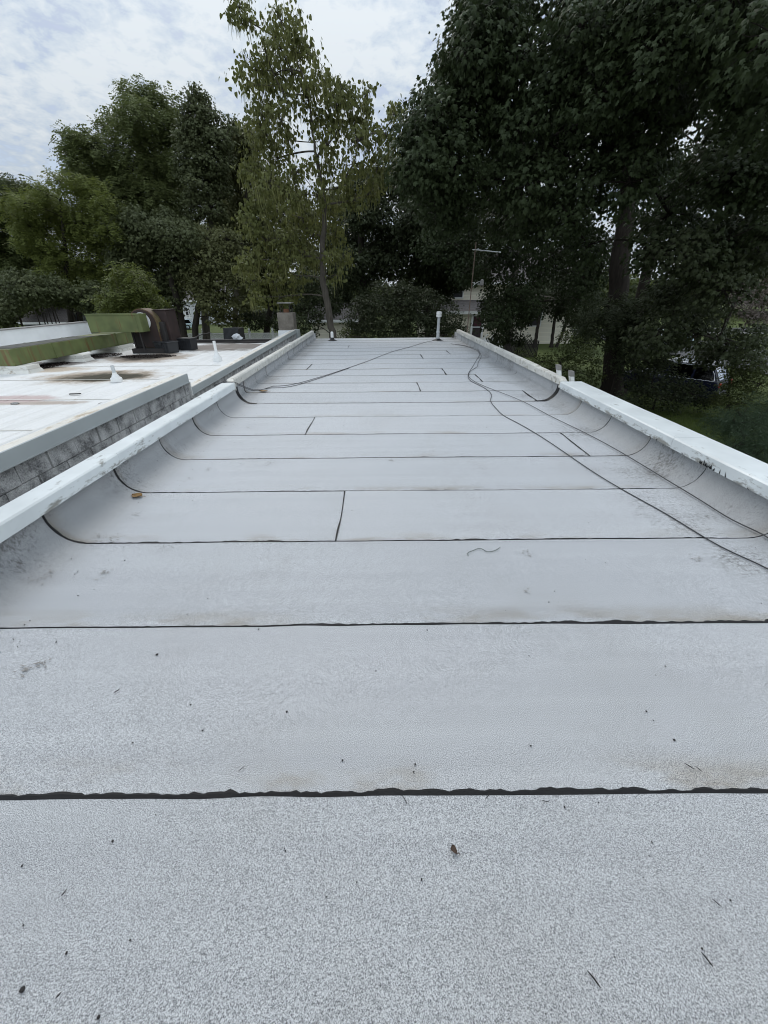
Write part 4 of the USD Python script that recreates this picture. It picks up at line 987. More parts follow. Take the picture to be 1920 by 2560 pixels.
for k in range(5): x = hx0 - 0.4 + k * 0.62; obj('porch_post', MB().cbox((x - 0.06, 76.4, GZ), (x + 0.06, 76.52, 0.5), 0.01), 'white_paint', h3)
obj('porch_rail', MB().box((hx0 - 0.5, 76.42, -1.8), (hx0 + 2.4, 76.5, -1.7)), 'white_paint', h3)
gx0, gx1 = at_y(58, 805, 48)[0], at_y(162, 800, 48)[0]
house('grey_shed', 'low grey building glimpsed under the trees beyond the white upstand', gx0, gx1, 48, 53, -0.75, 0.5, 'grey_siding', [])
house('blue_grey_house', 'pale blue-grey house far behind the bare brush at the right edge', 92, 108, 78, 88, 6.2, 10, 'white_siding', [(98, 78, 2.6, 1.2, 1.6)])

# white lattice fence with turned post caps
fy = 42.0
fx0, fx1 = at_y(425, 840, fy)[0], at_y(695, 840, fy)[0]
ft = thing('lattice_fence', 'white garden fence with lattice panels and finial posts beyond the white roof', 'fence')
zt = at_y(560, 833, fy)[2]
for px in (390, 449, 508, 566, 624, 682):
    x = at_y(px, 835, fy)[0]
    pp = obj('post', MB().cbox((x - 0.10, fy - 0.09, GZ), (x + 0.10, fy + 0.09, zt + 0.10), 0.015), 'white_paint', ft)
    obj('finial', MB().lathe([(0.10, 0.10), (0.13, 0.14), (0.06, 0.19), (0.10, 0.28), (0.085, 0.36), (0.0, 0.47)], (x, fy, zt), 12), 'white_paint', pp, smooth=50)
for z0, z1, nm in ((zt - 0.08, zt, 'top_rail'), (zt - 0.55, zt - 0.47, 'middle_rail'), (GZ + 0.1, GZ + 0.18, 'bottom_rail')):
    obj(nm, MB().box((fx0 - 1.6, fy - 0.03, z0), (fx1, fy + 0.03, z1)), 'white_paint', ft)
b = MB()
for k in range(int((fx1 - fx0 + 1.6) / 0.13)):
    x = fx0 - 1.6 + k * 0.13
    for s, yo in ((1, -0.012), (-1, 0.006)):
        xa, xb = (x, x + 0.39) if s > 0 else (x + 0.39, x)
        b.hexa([(xa - 0.033, fy + yo, zt - 0.47), (xa + 0.033, fy + yo, zt - 0.47), (xa + 0.033, fy + yo + 0.01, zt - 0.47), (xa - 0.033, fy + yo + 0.01, zt - 0.47)],
               [(xb - 0.033, fy + yo, zt - 0.08), (xb + 0.033, fy + yo, zt - 0.08), (xb + 0.033, fy + yo + 0.01, zt - 0.08), (xb - 0.033, fy + yo + 0.01, zt - 0.08)])
obj('lattice', b, 'white_paint', ft, kind='stuff')
for k in range(int((fx1 - fx0 + 1.6) / 0.21)):
    x = fx0 - 1.6 + k * 0.21; obj('board', MB().box((x, fy - 0.01, GZ + 0.05), (x + 0.195, fy + 0.01, zt - 0.56)), 'white_paint', ft)
# dark ribbed shed panel beside the fence
s0, s1 = at_y(553, 820, 24), at_y(597, 851, 24)
t = thing('ribbed_shed', 'small dark shed with ribbed slanting front just beyond the white roof edge', 'shed')
obj('back', MB().box((s0[0], 24.25, GZ), (s1[0], 25.2, s0[2] - 0.05)), 'dark_steel', t)
for k in range(13):
    w = (s1[0] - s0[0]) / 13; x = s0[0] + k * w; obj('slat', MB().hexa([(x + .01, 23.95, -0.75), (x + w - .01, 23.95, -0.75), (x + w - .01, 24.0, -0.75), (x + .01, 24.0, -0.75)], [(x + .03, 24.18, s0[2]), (x + w + .01, 24.18, s0[2]), (x + w + .01, 24.23, s0[2]), (x + .03, 24.23, s0[2])]), 'black_plastic', t)
obj('front', MB().box((s0[0], 24.0, GZ), (s1[0], 24.24, -0.76)), 'dark_steel', t)
# dark pickets beyond the right parapet
t = thing('picket_fence', 'dark wooden picket fence below the cream siding beyond the right parapet', 'fence')
pf0, pf1 = at_y(1258, 872, 34), at_y(1345, 876, 34)
n = 26
for k in range(n):
    x = pf0[0] + (pf1[0] - pf0[0]) * k / n; h_ = -1.72 + 0.05 * RNG.random()
    obj('picket', MB().add([(x, 34, GZ), (x + 0.085, 34, GZ), (x + 0.085, 34, h_), (x + 0.0425, 34, h_ + 0.1), (x, 34, h_), (x, 34.02, GZ), (x + 0.085, 34.02, GZ), (x + 0.085, 34.02, h_), (x + 0.0425, 34.02, h_ + 0.1), (x, 34.02, h_)],
        [[0, 1, 2], [0, 2, 3], [0, 3, 4], [5, 7, 6], [5, 8, 7], [5, 9, 8], [1, 6, 7], [1, 7, 2], [0, 4, 9], [0, 9, 5], [2, 7, 8], [2, 8, 3], [4, 3, 8], [4, 8, 9]]), 'dark_fence_wood', t)
obj('rail', MB().box((pf0[0], 34.022, -2.0), (pf1[0], 34.06, -1.92)), 'dark_fence_wood', t)


# ------------------------------------------------------------------ cars
def car(label, m, loc, rz, rails=True, name='parked_car', tall=1.0):
    t = thing(name, label, 'car', loc=loc, rz=rz)
    W = 0.92; zb = 1.04 * tall; zr = 1.70 * tall
    side = np.array([(-2.36, 0.42), (-2.40, 0.75), (-2.33, zb), (1.05, zb), (1.30, zb - 0.02), (2.05, zb - 0.14), (2.32, zb - 0.30), (2.38, 0.55), (2.30, 0.30), (-2.25, 0.30)])
    b = MB(); cen = side.mean(0)
    st_ = [(-W, 0.955), (-W + 0.05, 1.0), (W - 0.05, 1.0), (W, 0.955)]
    G = np.array([[((p - cen) * s + cen)[[0, 0, 1]] * [1, 0, 1] + [0, y, 0] for p in np.vstack([side, side[:1]])] for y, s in st_])
    b.grid(G)
    for e in (0, -1):
        c = G[e, :-1]; k = np.arange(len(c)); b.add(np.vstack([c, c.mean(0)]), np.stack([k, (k + 1) % len(c), np.full(len(c), len(c))], 1))
    v, f = b.get(); tm = trimesh.Trimesh(v, f, process=True); tm.fix_normals(); obj('body', (np.array(tm.vertices), np.array(tm.faces)), m, t, smooth=35)
    Wb, Wt = W - 0.06, W - 0.20
    lo = [(-2.27, -Wb, zb), (1.02, -Wb, zb), (1.02, Wb, zb), (-2.27, Wb, zb)]; hi = [(-1.90, -Wt, zr - 0.06), (0.10, -Wt, zr - 0.05), (0.10, Wt, zr - 0.05), (-1.90, Wt, zr - 0.06)]
    obj('cabin', MB().hexa(lo, hi), 'dark_interior', t)
    b = MB(); b.cbox((-2.0, -Wt - 0.03, zr - 0.07), (0.18, Wt + 0.03, zr), 0.03); obj('roof', b, m, t, smooth=40)
    for s in (-1, 1):
        def P(x, u, o=0.012): return np.array([x, s * (Wb + (Wt - Wb) * u + o), zb + (zr - 0.06 - zb) * u])
        for nm, xs0, xs1, xt0, xt1 in (('rear_quarter_window', -2.12, -1.28, -1.78, -1.28), ('rear_side_window', -1.18, -0.18, -1.18, -0.22), ('front_side_window', -0.08, 0.86, -0.12, 0.02)):
            q = [P(xs0, 0.06), P(xs1, 0.06), P(xt1, 0.93), P(xt0, 0.93)]; b = MB(); b.add(np.array(q), [[0, 1, 2], [0, 2, 3]] if s < 0 else [[0, 2, 1], [0, 3, 2]]); obj(nm, b, 'window_glass', t)
        for x in (-1.23, -0.13): b = MB(); b.hexa([P(x - .05, .02, .0), P(x + .05, .02, .0), P(x + .05, .02, .016), P(x - .05, .02, .016)], [P(x - .05, .98, .0), P(x + .05, .98, .0), P(x + .05, .98, .016), P(x - .05, .98, .016)]); obj('pillar', b, m, t)
        b = MB(); b.hexa([P(-2.27, 0, 0), P(-2.12, 0, 0), P(-2.12, 0, .016), P(-2.27, 0, .016)], [P(-1.90, 1, 0), P(-1.76, 1, 0), P(-1.76, 1, .016), P(-1.90, 1, .016)]); obj('pillar', b, m, t)
        tr = [P(0.9, 0.0, 0.02), P(-0.6, 0.0, 0.02), P(-2.0, 0.0, 0.02), P(-2.14, 0.05, .02), P(-2.05, 0.45, .02), P(-1.86, 0.85, .02), P(-1.70, 0.96, .02), P(-1.0, 0.98, .02), P(-0.1, 0.98, .02)]
        obj('window_trim', MB().tube(tr, 0.020, 6), 'chrome', t, smooth=True)
        if rails: obj('roof_rail', MB().tube(smooth_path([(-1.85, s * (Wt - .02), zr - .01), (-1.7, s * (Wt - .02), zr + .06), (-0.8, s * (Wt - .02), zr + .075), (-0.1, s * (Wt - .02), zr + .06), (0.05, s * (Wt - .02), zr - .01)], 4), 0.020, 6), 'chrome', t, smooth=True)
        obj('side_moulding', MB().box((-2.0, s * (W + .002) - .012, 0.62), (1.6, s * (W + .002) + .012, 0.66)), 'chrome', t)
        for x in (-1.45, 1.48):
            w = obj('wheel', MB().lathe([(0.20, -0.10), (0.33, -0.10), (0.355, -0.06), (0.355, 0.06), (0.33, 0.10), (0.20, 0.10)], (x, s * (W - 0.08), 0.355), 22, 'y'), 'black_rubber', t, smooth=40)
            obj('rim', MB().lathe([(0.0, 0.09), (0.08, 0.10), (0.2, 0.085), (0.215, 0.11)], (x, s * (W - 0.08), 0.355), 18, 'y') if s < 0 else MB().lathe([(0.0, -0.09), (0.08, -0.10), (0.2, -0.085), (0.215, -0.11)], (x, s * (W - 0.08), 0.355), 18, 'y'), 'chrome', w, smooth=40)
        obj('tail_lamp', MB().cbox((-2.40, s * (W - .16) - .1, 0.78), (-2.30, s * (W - .16) + .1, 1.0), .02), 'tail_red', t)
        obj('headlight', MB().cbox((2.14, s * (W - .2) - .14, 0.62), (2.36, s * (W - .2) + .14, 0.76), .03), 'window_glass', t)
    rw = [(-2.285, -0.68, zb + .05), (-2.285, 0.68, zb + .05), (-1.945, 0.60, zr - .1), (-1.945, -0.60, zr - .1)]
    b = MB(); b.add(np.array(rw), [[0, 1, 2], [0, 2, 3]]); obj('rear_window', b, 'window_glass', t)
    ws = [(1.045, -0.74, zb + .03), (1.045, 0.74, zb + .03), (0.16, 0.66, zr - .09), (0.16, -0.66, zr - .09)]
    b = MB(); b.add(np.array(ws) + [0.02, 0, 0.01], [[0, 2, 1], [0, 3, 2]]); obj('windscreen', b, 'window_glass', t)
    obj('bumper', MB().cbox((-2.46, -0.84, 0.36), (-2.36, 0.84, 0.56), .03), 'black_plastic', t); obj('bumper', MB().cbox((2.34, -0.84, 0.30), (2.44, 0.84, 0.50), .03), 'black_plastic', t)
    return t


rear = at_y(1812, 950, 18.6); hd = np.array([-0.60, 0.80])
car('dark navy estate car with roof rails and chrome window trim parked behind shrubs', 'car_navy', (rear[0] + 2.3 * hd[0], rear[1] + 2.3 * hd[1], GZ), math.degrees(math.atan2(hd[1], hd[0])))
c = at_z(446, 824, GZ); car('pale blue car parked beyond the lattice fence beside the rusty fan', 'car_pale_blue', (c[0], c[1], GZ), 200, rails=False, tall=0.85)
c = at_z(436, 790, GZ); car('dark grey car parked far behind the pale blue one', 'car_grey', (c[0], c[1], GZ), 190, rails=True)
c = at_z(1672, 862, GZ); car('pale car glimpsed through leaves left of the navy estate car', 'car_pale_blue', (c[0], c[1], GZ), 20, rails=False, tall=0.85)

# ------------------------------------------------------------------ trees and shrubs
def fan(outline, centre, droop=0.2, cup=0.15):
    o = np.array(outline, float); o = np.vstack([o, [[-x, y] for x, y in outline[-2:0:-1]]]); n = len(o)
    V = np.vstack([[*centre, 0.02], np.column_stack([o, -droop * np.abs(o[:, 0]) - cup * o[:, 1] ** 2])])
    return V, np.array([[0, k + 1, (k + 1) % n + 1] for k in range(n)])


SHAPES = {
    'maple': fan([(0, 0), (.24, -.06), (.52, .10), (.36, .26), (.56, .60), (.25, .56), (0, 1.0)], (0, .34), 0.28, 0.22),
    'maple_lo': fan([(0, 0), (.46, .06), (.34, .28), (.52, .60), (.2, .58), (0, 1.0)], (0, .34), 0.3, 0.2),
    'heart': fan([(0, .04), (.26, -.04), (.42, .20), (.36, .52), (0, 1.0)], (0, .38), -0.25, 0.15),
    'rhomb': (np.array([(0, 0, 0), (.32, .42, .06), (0, 1, -.12), (-.32, .42, .06)], float), np.array([[0, 1, 2], [0, 2, 3]])),
}


def compound(pairs, w, ll, droop):
    V, F = [], []
    for k in range(pairs):
        y = 0.12 + 0.8 * k / (pairs - 1) if pairs > 1 else 0.5
        for s in (-1, 1):
            n = len(V); z = -droop * y * y
            V += [(0, y, z), (s * ll * .5 - 0, y + w + .02, z - .02), (s * ll, y + .10, z - .09), (s * ll * .5, y - w + .06, z - .02)]; F += [[n, n + 1, n + 2], [n, n + 2, n + 3]]
    n = len(V); V += [(0, .9, -droop * .8), (w, 1.02, -droop), (0, 1.2, -droop * 1.25), (-w, 1.02, -droop)]; F += [[n, n + 1, n + 2], [n, n + 2, n + 3]]
    return np.array(V, float), np.array(F)


SHAPES['pinnate'] = compound(3, 0.15, 0.46, 0.35)
SHAPES['spray'] = compound(5, 0.045, 0.26, 0.25)


def unit(v): return v / (np.linalg.norm(v, axis=-1, keepdims=True) + 1e-9)


def place(shape, P, D, N, S):
    V, F = SHAPES[shape]
    side = unit(np.cross(D, N)); N = np.cross(side, D)
    v = P[:, None] + S[:, None, None] * (V[None, :, 0:1] * side[:, None] + V[None, :, 1:2] * D[:, None] + V[None, :, 2:3] * N[:, None])
    f = F[None] + (np.arange(len(P)) * len(V))[:, None, None]
    return v.reshape(-1, 3), f.reshape(-1, 3)


def blobs_px(lst, y0, jit=0.0, rng=None):
    """(px, py, radius in m[, y]) -> centres in the world"""
    out = []
    for b in lst:
        d = (b[3] if len(b) > 3 else y0) + (rng.uniform(-jit, jit) if rng is not None else 0)
        out.append((at_y(b[0], b[1], d), b[2]))
    return out


def tip_points(rng, c, r, per_m2, squash=0.85, inner=0.45):
    n = max(6, int(per_m2 * 4 * np.pi * r * r)); d = unit(rng.normal(size=(n, 3)))
    lump = 0.72 + 0.55 * noise(d * 2.1 + c * 0.7, 11)
    rad = r * lump * (inner + (1 - inner) * rng.random(n) ** 0.45)
    return c + d * rad[:, None] * [1, 1, squash], d


def foliage(rng, blobs, shape, size, per_m2, per_tip, spread, droop, up=0.6, squash=0.85, inner=0.45, flat=0.5):
    """leaves gathered in sprays around twig tips; returns leaf frames and the tips"""
    P, D, N, S, T = [], [], [], [], []
    for c, r in blobs:
        tips, out = tip_points(rng, c, r, per_m2, squash, inner); T.append((c, tips))
        n = len(tips) * per_tip; k = np.repeat(np.arange(len(tips)), per_tip)
        off = rng.normal(size=(n, 3)) * spread * [1, 1, flat]
        o = out[k]; p = tips[k] + off
        d = unit(o * [0.8, 0.8, 0.2] + rng.normal(size=(n, 3)) * 0.55 + [0, 0, -droop]); nn = unit(o * 0.6 + [0, 0, up] + rng.normal(size=(n, 3)) * 0.35)
        P.append(p); D.append(d); N.append(nn); S.append(size * rng.uniform(0.5, 1.35, n))
    return np.vstack(P), np.vstack(D), np.vstack(N), np.concatenate(S), T


def trunk_path(pts, n=6): return smooth_path(np.asarray(pts, float), n) if len(pts) > 2 else np.linspace(pts[0], pts[1], 8)


def skeleton(rng, tp, tr, blobs, r_leaf=0.016):
    """limbs that branch from the trunk and from each other, thicker where they carry more"""
    zmin = tp[0, 2] + 0.33 * (tp[-1, 2] - tp[0, 2])
    nodes = [p for p in tp]; par = list(range(-1, len(tp) - 1)); cnt = [0] * len(tp); can = [p[2] >= zmin for p in tp]; chains = []
    order = sorted(range(len(blobs)), key=lambda i: np.linalg.norm(tp - blobs[i][0], axis=1).min())
    for i in order:
        c = blobs[i][0]; A = np.array(nodes); dd = np.linalg.norm(A - c, axis=1)
        cost = dd + np.where(A[:, 2] > c[2] + 0.1, 2.5 * (A[:, 2] - c[2]), 0) + np.where(can, 0, 50) + np.where(np.arange(len(A)) < len(tp), 0, 0.1)
        k = int(np.argmin(cost)); a = A[k]; L = dd[k]
        if L < 0.12: continue
        mid = (a + c) / 2 + [0, 0, 0.10 * L] + rng.normal(size=3) * 0.07 * L
        u = np.linspace(0, 1, 6)[:, None]; q = (1 - u) ** 2 * a + 2 * u * (1 - u) * mid + u ** 2 * c
        ids = [k]
        for p in q[1:]:
            nodes.append(p); par.append(ids[-1]); cnt.append(0); can.append(True); ids.append(len(nodes) - 1)
        chains.append((q, ids))
        j = ids[-1]
        while j >= 0: cnt[j] += 1; j = par[j]
    b = MB()
    for q, ids in chains:
        r = r_leaf * np.array([max(cnt[j], 1) for j in ids]) ** 0.5
        r[0] = r[1] * 1.08
        if ids[0] < len(tp): r = np.minimum(r, tr[ids[0]] * 0.8)
        r[-1] = max(r[-1] * (0.6 if cnt[ids[-1]] == 1 else 1.0), 0.006)
        b.tube(q, r, 7, cap=False)
    return b


def make_tree(name, label, cat, trunk, radii, blobs, shape, size, lm, bm, seed, per_m2=9, per_tip=10, spread=0.22, droop=0.5, group=None, up=0.6, squash=0.85, inner=0.45, flat=0.5, twigs=0.5, limbs=True, split=0, flare=True, crown='crown', hook=None, r_limb=0.016):
    rng = np.random.default_rng(seed)
    tp = trunk_path(trunk); tr = np.interp(np.linspace(0, 1, len(tp)), np.linspace(0, 1, len(radii)), radii)
    if flare: tr[:2] *= [1.45, 1.12]
    t = thing(name, label, cat, group)
    tp[1:-1] += rng.normal(size=(len(tp) - 2, 3)) * 0.02
    obj('trunk', MB().tube(tp, tr, 12), bm, t, smooth=True)
    P, D, N, S, T = foliage(rng, blobs, shape, size, per_m2, per_tip, spread, droop, up, squash, inner, flat)
    if limbs:
        b = MB()
        b.add(*skeleton(rng, tp, tr, blobs, r_limb).get())
        for (c, r), (_, tips) in zip(blobs, T):
            for tip in tips[rng.random(len(tips)) < twigs]:
                w = c + (tip - c) * 0.5 + rng.normal(size=3) * 0.06 * r
                b.tube([c + (tip - c) * 0.02, w, tip], [0.012 + 0.006 * r, 0.009, 0.004], 3, cap=False)
        obj('branches', b, bm, t, smooth=True)
    if split:
        q = P - _C; zc = q @ _fw; x = 960 + FPX * (q @ _rt) / zc; y = 1280 - FPX * (q @ _up) / zc
        ok = (zc > 1) & (x > 10) & (x < 1910) & (y > 10) & (y < 1200); key = np.where(ok, zc / S, 1e9)
        # one leaf per small cell of view: those in front
        cell = {}
        for i in np.argsort(np.where(ok, zc, 1e9)):
            if not ok[i]: break
            cell.setdefault((int(x[i] // 9), int(y[i] // 9)), i)
        near = np.array(sorted(cell.values(), key=lambda i: key[i])[:split])
        keep = np.ones(len(P), bool); keep[near] = False
        for i in near:
            v, f = place(shape, P[i:i + 1], D[i:i + 1], N[i:i + 1], S[i:i + 1]); obj('leaf', (v, f), lm, t)
        P, D, N, S = P[keep], D[keep], N[keep], S[keep]
    if len(P):
        obj(crown, place(shape, P, D, N, S), lm, t, kind='stuff')
    if hook: hook(t, rng, T, tp)
    return t


# --- the tall tree with hanging pods at the far end of the roof
CY = 21.0


def pods(t, rng, T, tp):
    tips = np.vstack([x[rng.random(len(x)) < 0.5] for _, x in T]); rng.shuffle(tips)
    done, rest = 0, MB()
    q = tips - _C; zc = q @ _fw; order = np.argsort(zc)
    for i in order:
        n = rng.integers(1, 5)
        for _ in range(n):
            a = tips[i] + rng.normal(size=3) * 0.07; L = rng.uniform(0.30, 0.62); sw = rng.normal(size=2) * 0.05
            u = np.linspace(0, 1, 4)[:, None]; path = a + np.hstack([sw[0] * u ** 2, sw[1] * u ** 2, -L * u])
            b = MB().tube(path, np.array([0.003, 0.006, 0.0055, 0.002]) * 1.5, 3, cap=False)
            if done < 300: obj('pod', b, 'catalpa_pod', t, smooth=True); done += 1
            else: rest.add(*b.get())
    obj('pods', rest, 'catalpa_pod', t, smooth=True, kind='stuff')


rng = np.random.default_rng(21)
cat_b = [(598, 18, .42), (618, 52, .36), (585, 40, .22), (702, 52, .50), (735, 40, .34), (690, 95, .48), (745, 95, .48), (665, 130, .40), (710, 140, .50), (760, 130, .36), (640, 175, .34), (685, 185, .52), (735, 185, .45), (775, 118, .26), (782, 140, .24),
         (600, 182, .30), (618, 215, .26), (625, 150, .30), (655, 225, .48), (712, 240, .45), (762, 235, .55), (815, 215, .50), (855, 220, .50), (800, 185, .35), (840, 260, .55), (885, 265, .50), (915, 235, .36), (905, 300, .5), (632, 265, .25), (622, 300, .28),
         (660, 285, .55), (705, 300, .55), (665, 335, .50), (720, 350, .40), (800, 300, .5), (850, 320, .55), (895, 350, .55), (820, 360, .5), (935, 340, .42), (985, 285, .34), (965, 335, .36), (985, 375, .42), (1000, 320, .3), (1005, 355, .35), (990, 430, .45), (940, 440, .5), (930, 480, .45), (885, 500, .5), (945, 400, .48), (885, 410, .5), (990, 270, .22),
         (640, 370, .5), (695, 395, .55), (745, 430, .5), (805, 420, .55), (860, 460, .5), (620, 420, .55), (670, 450, .6), (730, 490, .55), (790, 490, .5), (640, 500, .55), (690, 540, .55), (755, 545, .5), (825, 525, .45), (620, 560, .55), (660, 600, .55), (715, 600, .6),
         (780, 590, .5), (840, 580, .5), (860, 640, .42), (640, 650, .55), (700, 655, .55), (760, 640, .5), (825, 640, .45), (630, 700, .5), (685, 705, .5), (745, 690, .45), (645, 745, .4), (700, 745, .38), (845, 690, .3), (610, 660, .45), (730, 740, .32)]
cb = blobs_px(cat_b, CY, 1.1, rng)
ct = [at_y(826, 860, CY), at_y(815, 740, CY), at_y(806, 620, CY), at_y(812, 520, CY), at_y(792, 400, CY), at_y(778, 300, CY), at_y(760, 200, CY), at_y(735, 130, CY), at_y(722, 60, CY)]
ct[0][2] = GZ
make_tree('pod_tree', 'tall slender tree hung with long thin pods and yellowing heart-shaped leaves at the roof end', 'tree', ct, [.20, .185, .16, .15, .12, .085, .05, .03, .012], cb, 'heart', 0.14, 'catalpa_leaf', 'bark_grey', 3,
          per_m2=7.0, per_tip=8, spread=0.16, droop=1.1, up=0.3, inner=0.3, twigs=0.6, split=300, hook=pods, r_limb=0.013)

# --- the great maple on the right, its boughs reaching over towards the roof
rng = np.random.default_rng(5)
edge = [(1222, 40), (1240, 90), (1190, 70), (1175, 120), (1150, 150), (1195, 180), (1135, 205), (1180, 240), (1120, 255), (1080, 300), (1050, 335), (1060, 390), (1110, 330), (1080, 440), (1045, 420), (1130, 400), (1120, 470), (1085, 500), (1160, 300), (1150, 520), (1110, 545), (1165, 455)]
mb = [(x, y, rng.uniform(.75, 1.0), 17.0 + rng.uniform(-1.2, 1.2)) for x, y in edge]
for iy, y in enumerate(range(0, 700, 78)):
    for x in range(1225 + 42 * (iy % 2), 1960, 84):
        if 1500 < x < 1640 and y > 520: continue
        if y > 560 and x < 1420: continue
        if rng.random() < 0.13: continue
        d = 17.5 - 5.2 * np.clip((x - 1220) / 700, 0, 1) * np.clip(1.15 - y / 900, 0.2, 1)
        mb.append((x + rng.uniform(-22, 22), y + rng.uniform(-22, 22) - (20 if y == 0 else 0), rng.uniform(.7, 1.05) * (0.62 + 0.38 * d / 17), d + rng.uniform(-1.5, 1.0)))
MY = 20.3
mbase = at_z(1528, 985, GZ)
MY = mbase[1]
mt = [mbase, at_y(1535, 900, MY), at_y(1543, 760, MY), at_y(1552, 640, MY), at_y(1563, 560, MY), at_y(1570, 460, MY - 0.3), at_y(1575, 360, MY - 1), at_y(1560, 240, MY - 2), at_y(1540, 100, MY - 3)]
make_tree('great_maple', 'huge dark maple filling the right of the view, thick trunk by the lawn', 'tree', mt, [.52, .48, .44, .42, .38, .27, .2, .14, .07], blobs_px(mb, 16), 'maple', 0.125, 'maple_leaf', 'bark_brown', 8,
          per_m2=9, per_tip=9, spread=0.15, droop=0.85, up=0.75, inner=0.35, twigs=0.25, split=300)
# back of its crown, farther from us
rng = np.random.default_rng(6)
mb2 = [(x + rng.uniform(-30, 30), y + rng.uniform(-30, 30), rng.uniform(1.5, 2.1), 25 + rng.uniform(-2, 2)) for y in range(-20, 560, 120) for x in range(1240, 1960, 125) if rng.random() < 0.62]
b2 = at_z(1590, 905, GZ); Y2 = b2[1] + 0.5
make_tree('leaning_maple', 'second big maple trunk leaning right just behind the thick trunk', 'tree', [b2, at_y(1592, 800, Y2), at_y(1612, 700, Y2), at_y(1640, 600, Y2), at_y(1668, 520, Y2), at_y(1690, 400, Y2)], [.42, .38, .36, .33, .26, .12],
          blobs_px(mb2, 25), 'maple_lo', 0.17, 'maple_leaf', 'bark_brown', 9, per_m2=5, per_tip=9, spread=0.24, droop=0.8, up=0.7, inner=0.35, twigs=0.15)
# low hanging boughs right of the trunks
rng = np.random.default_rng(12)
lb = [(x + rng.uniform(-15, 15), y + rng.uniform(-12, 12), rng.uniform(.6, .95), rng.uniform(13.5, 18)) for x, y in [(1660, 620), (1720, 640), (1790, 600), (1850, 580), (1900, 620), (1680, 690), (1740, 700), (1800, 660), (1650, 750), (1700, 770), (1760, 760), (1690, 820), (1640, 830), (1750, 820), (1800, 720), (1870, 660), (1905, 560), (1830, 640), (1770, 880), (1860, 880), (1910, 840), (1830, 850)]]
b3 = at_z(1745, 905, GZ)
make_tree('drooping_maple', 'dark young maple with low drooping boughs in front of the navy estate car', 'tree', [b3, at_y(1740, 800, b3[1]), at_y(1745, 700, b3[1]), at_y(1760, 560, b3[1])], [.14, .12, .09, .03], blobs_px(lb, 16), 'maple_lo', 0.125, 'dark_leaf', 'bark_dark', 13,
          per_m2=8, per_tip=9, spread=0.17, droop=0.9, up=0.7, inner=0.3, twigs=0.2)
# maples in the middle distance
rng = np.random.default_rng(14)
nb_ = [(x + rng.uniform(-18, 18), y + rng.uniform(-18, 18), rng.uniform(1.0, 1.5), rng.uniform(26, 30)) for x, y in [(1130, 560), (1200, 540), (1260, 560), (1320, 540), (1390, 560), (1440, 520), (1230, 620), (1290, 640), (1350, 620), (1410, 640), (1460, 600), (1240, 690), (1300, 710), (1370, 690), (1440, 700), (1270, 770), (1330, 755), (1400, 765), (1460, 760), (1500, 680), (1160, 620), (1100, 600), (1170, 680), (1500, 620), (1230, 800)]]
b4 = at_z(1272, 885, GZ)
make_tree('yard_maple', 'mid-sized maple with a straight trunk beside the right parapet, in front of the cream siding', 'tree', [b4, at_y(1274, 800, b4[1]), at_y(1285, 700, b4[1]), at_y(1310, 580, b4[1])], [.36, .30, .24, .10], blobs_px(nb_, 28), 'maple_lo', 0.15, 'maple_leaf', 'bark_grey', 15,
          per_m2=5.5, per_tip=9, spread=0.24, droop=0.8, up=0.7, inner=0.35, twigs=0.2)
for k, (pa, pb, r, lb_) in enumerate([((1335, 868), (1352, 740), .17, 'upright dark tree stem between the maple and the forked stems'), ((1378, 868), (1396, 745), .16, 'dark stem forming the left half of a fork'), ((1390, 868), (1428, 760), .13, 'dark stem leaning right from the fork')]):
    a = at_z(*pa, GZ); q = at_y(*pb, a[1]); rng = np.random.default_rng(30 + k)
    bl = [(q + rng.normal(size=3) * [1.2, 1, .5] + [0, 0, .9], rng.uniform(.9, 1.3)) for _ in range(5)]
    make_tree('yard_tree', lb_, 'tree', [a, (a + q) / 2 + rng.normal(size=3) * 0.1, q, q + (q - a) * 0.4], [r, r * .85, r * .7, .03], bl, 'maple_lo', 0.15, 'dark_leaf', 'bark_dark', 31 + k, per_m2=5, per_tip=8, spread=.24, droop=.8, inner=.35, twigs=.2)
# dark trees straight beyond the roof end
rng = np.random.default_rng(17)
db = [(x + rng.uniform(-15, 15), y + rng.uniform(-15, 15), rng.uniform(1.0, 1.5), rng.uniform(31, 36)) for x, y in [(890, 480), (950, 470), (1010, 500), (1060, 530), (900, 540), (960, 550), (1020, 570), (920, 600), (980, 620), (1050, 600), (1090, 560), (1000, 670), (1060, 660), (940, 650), (1100, 640), (880, 590), (1120, 600), (1090, 690), (1140, 670), (880, 660), (920, 700)]]
b5 = at_y(908, 860, 33); b5[2] = GZ
make_tree('dusky_tree', 'dark tree with an upright trunk behind the pod tree', 'tree', [b5, at_y(906, 700, 33), at_y(903, 620, 33), at_y(890, 500, 33)], [.34, .30, .26, .10], blobs_px(db, 33), 'rhomb', 0.24, 'dark_leaf', 'bark_dark', 18, per_m2=8, per_tip=11, spread=.26, droop=.6, inner=.35, twigs=.2)
b5 = at_y(1062, 860, 36); b5[2] = GZ
rng = np.random.default_rng(19)
db = [(x + rng.uniform(-15, 15), y + rng.uniform(-15, 15), rng.uniform(1.0, 1.5), rng.uniform(36, 40)) for x, y in [(1040, 470), (1090, 480), (1150, 560), (1180, 600), (1110, 530), (1050, 600), (1140, 640), (1200, 660), (1180, 560), (1010, 440), (1060, 560)]]
make_tree('dusky_tree', 'dark tree with a thin trunk left of the aerial mast', 'tree', [b5, at_y(1052, 720, 36), at_y(1040, 640, 36), at_y(1060, 540, 36)], [.24, .22, .18, .08], blobs_px(db, 38), 'maple_lo', 0.18, 'dark_leaf', 'bark_dark', 20, per_m2=8, per_tip=10, spread=.26, droop=.6, inner=.35, twigs=.2)


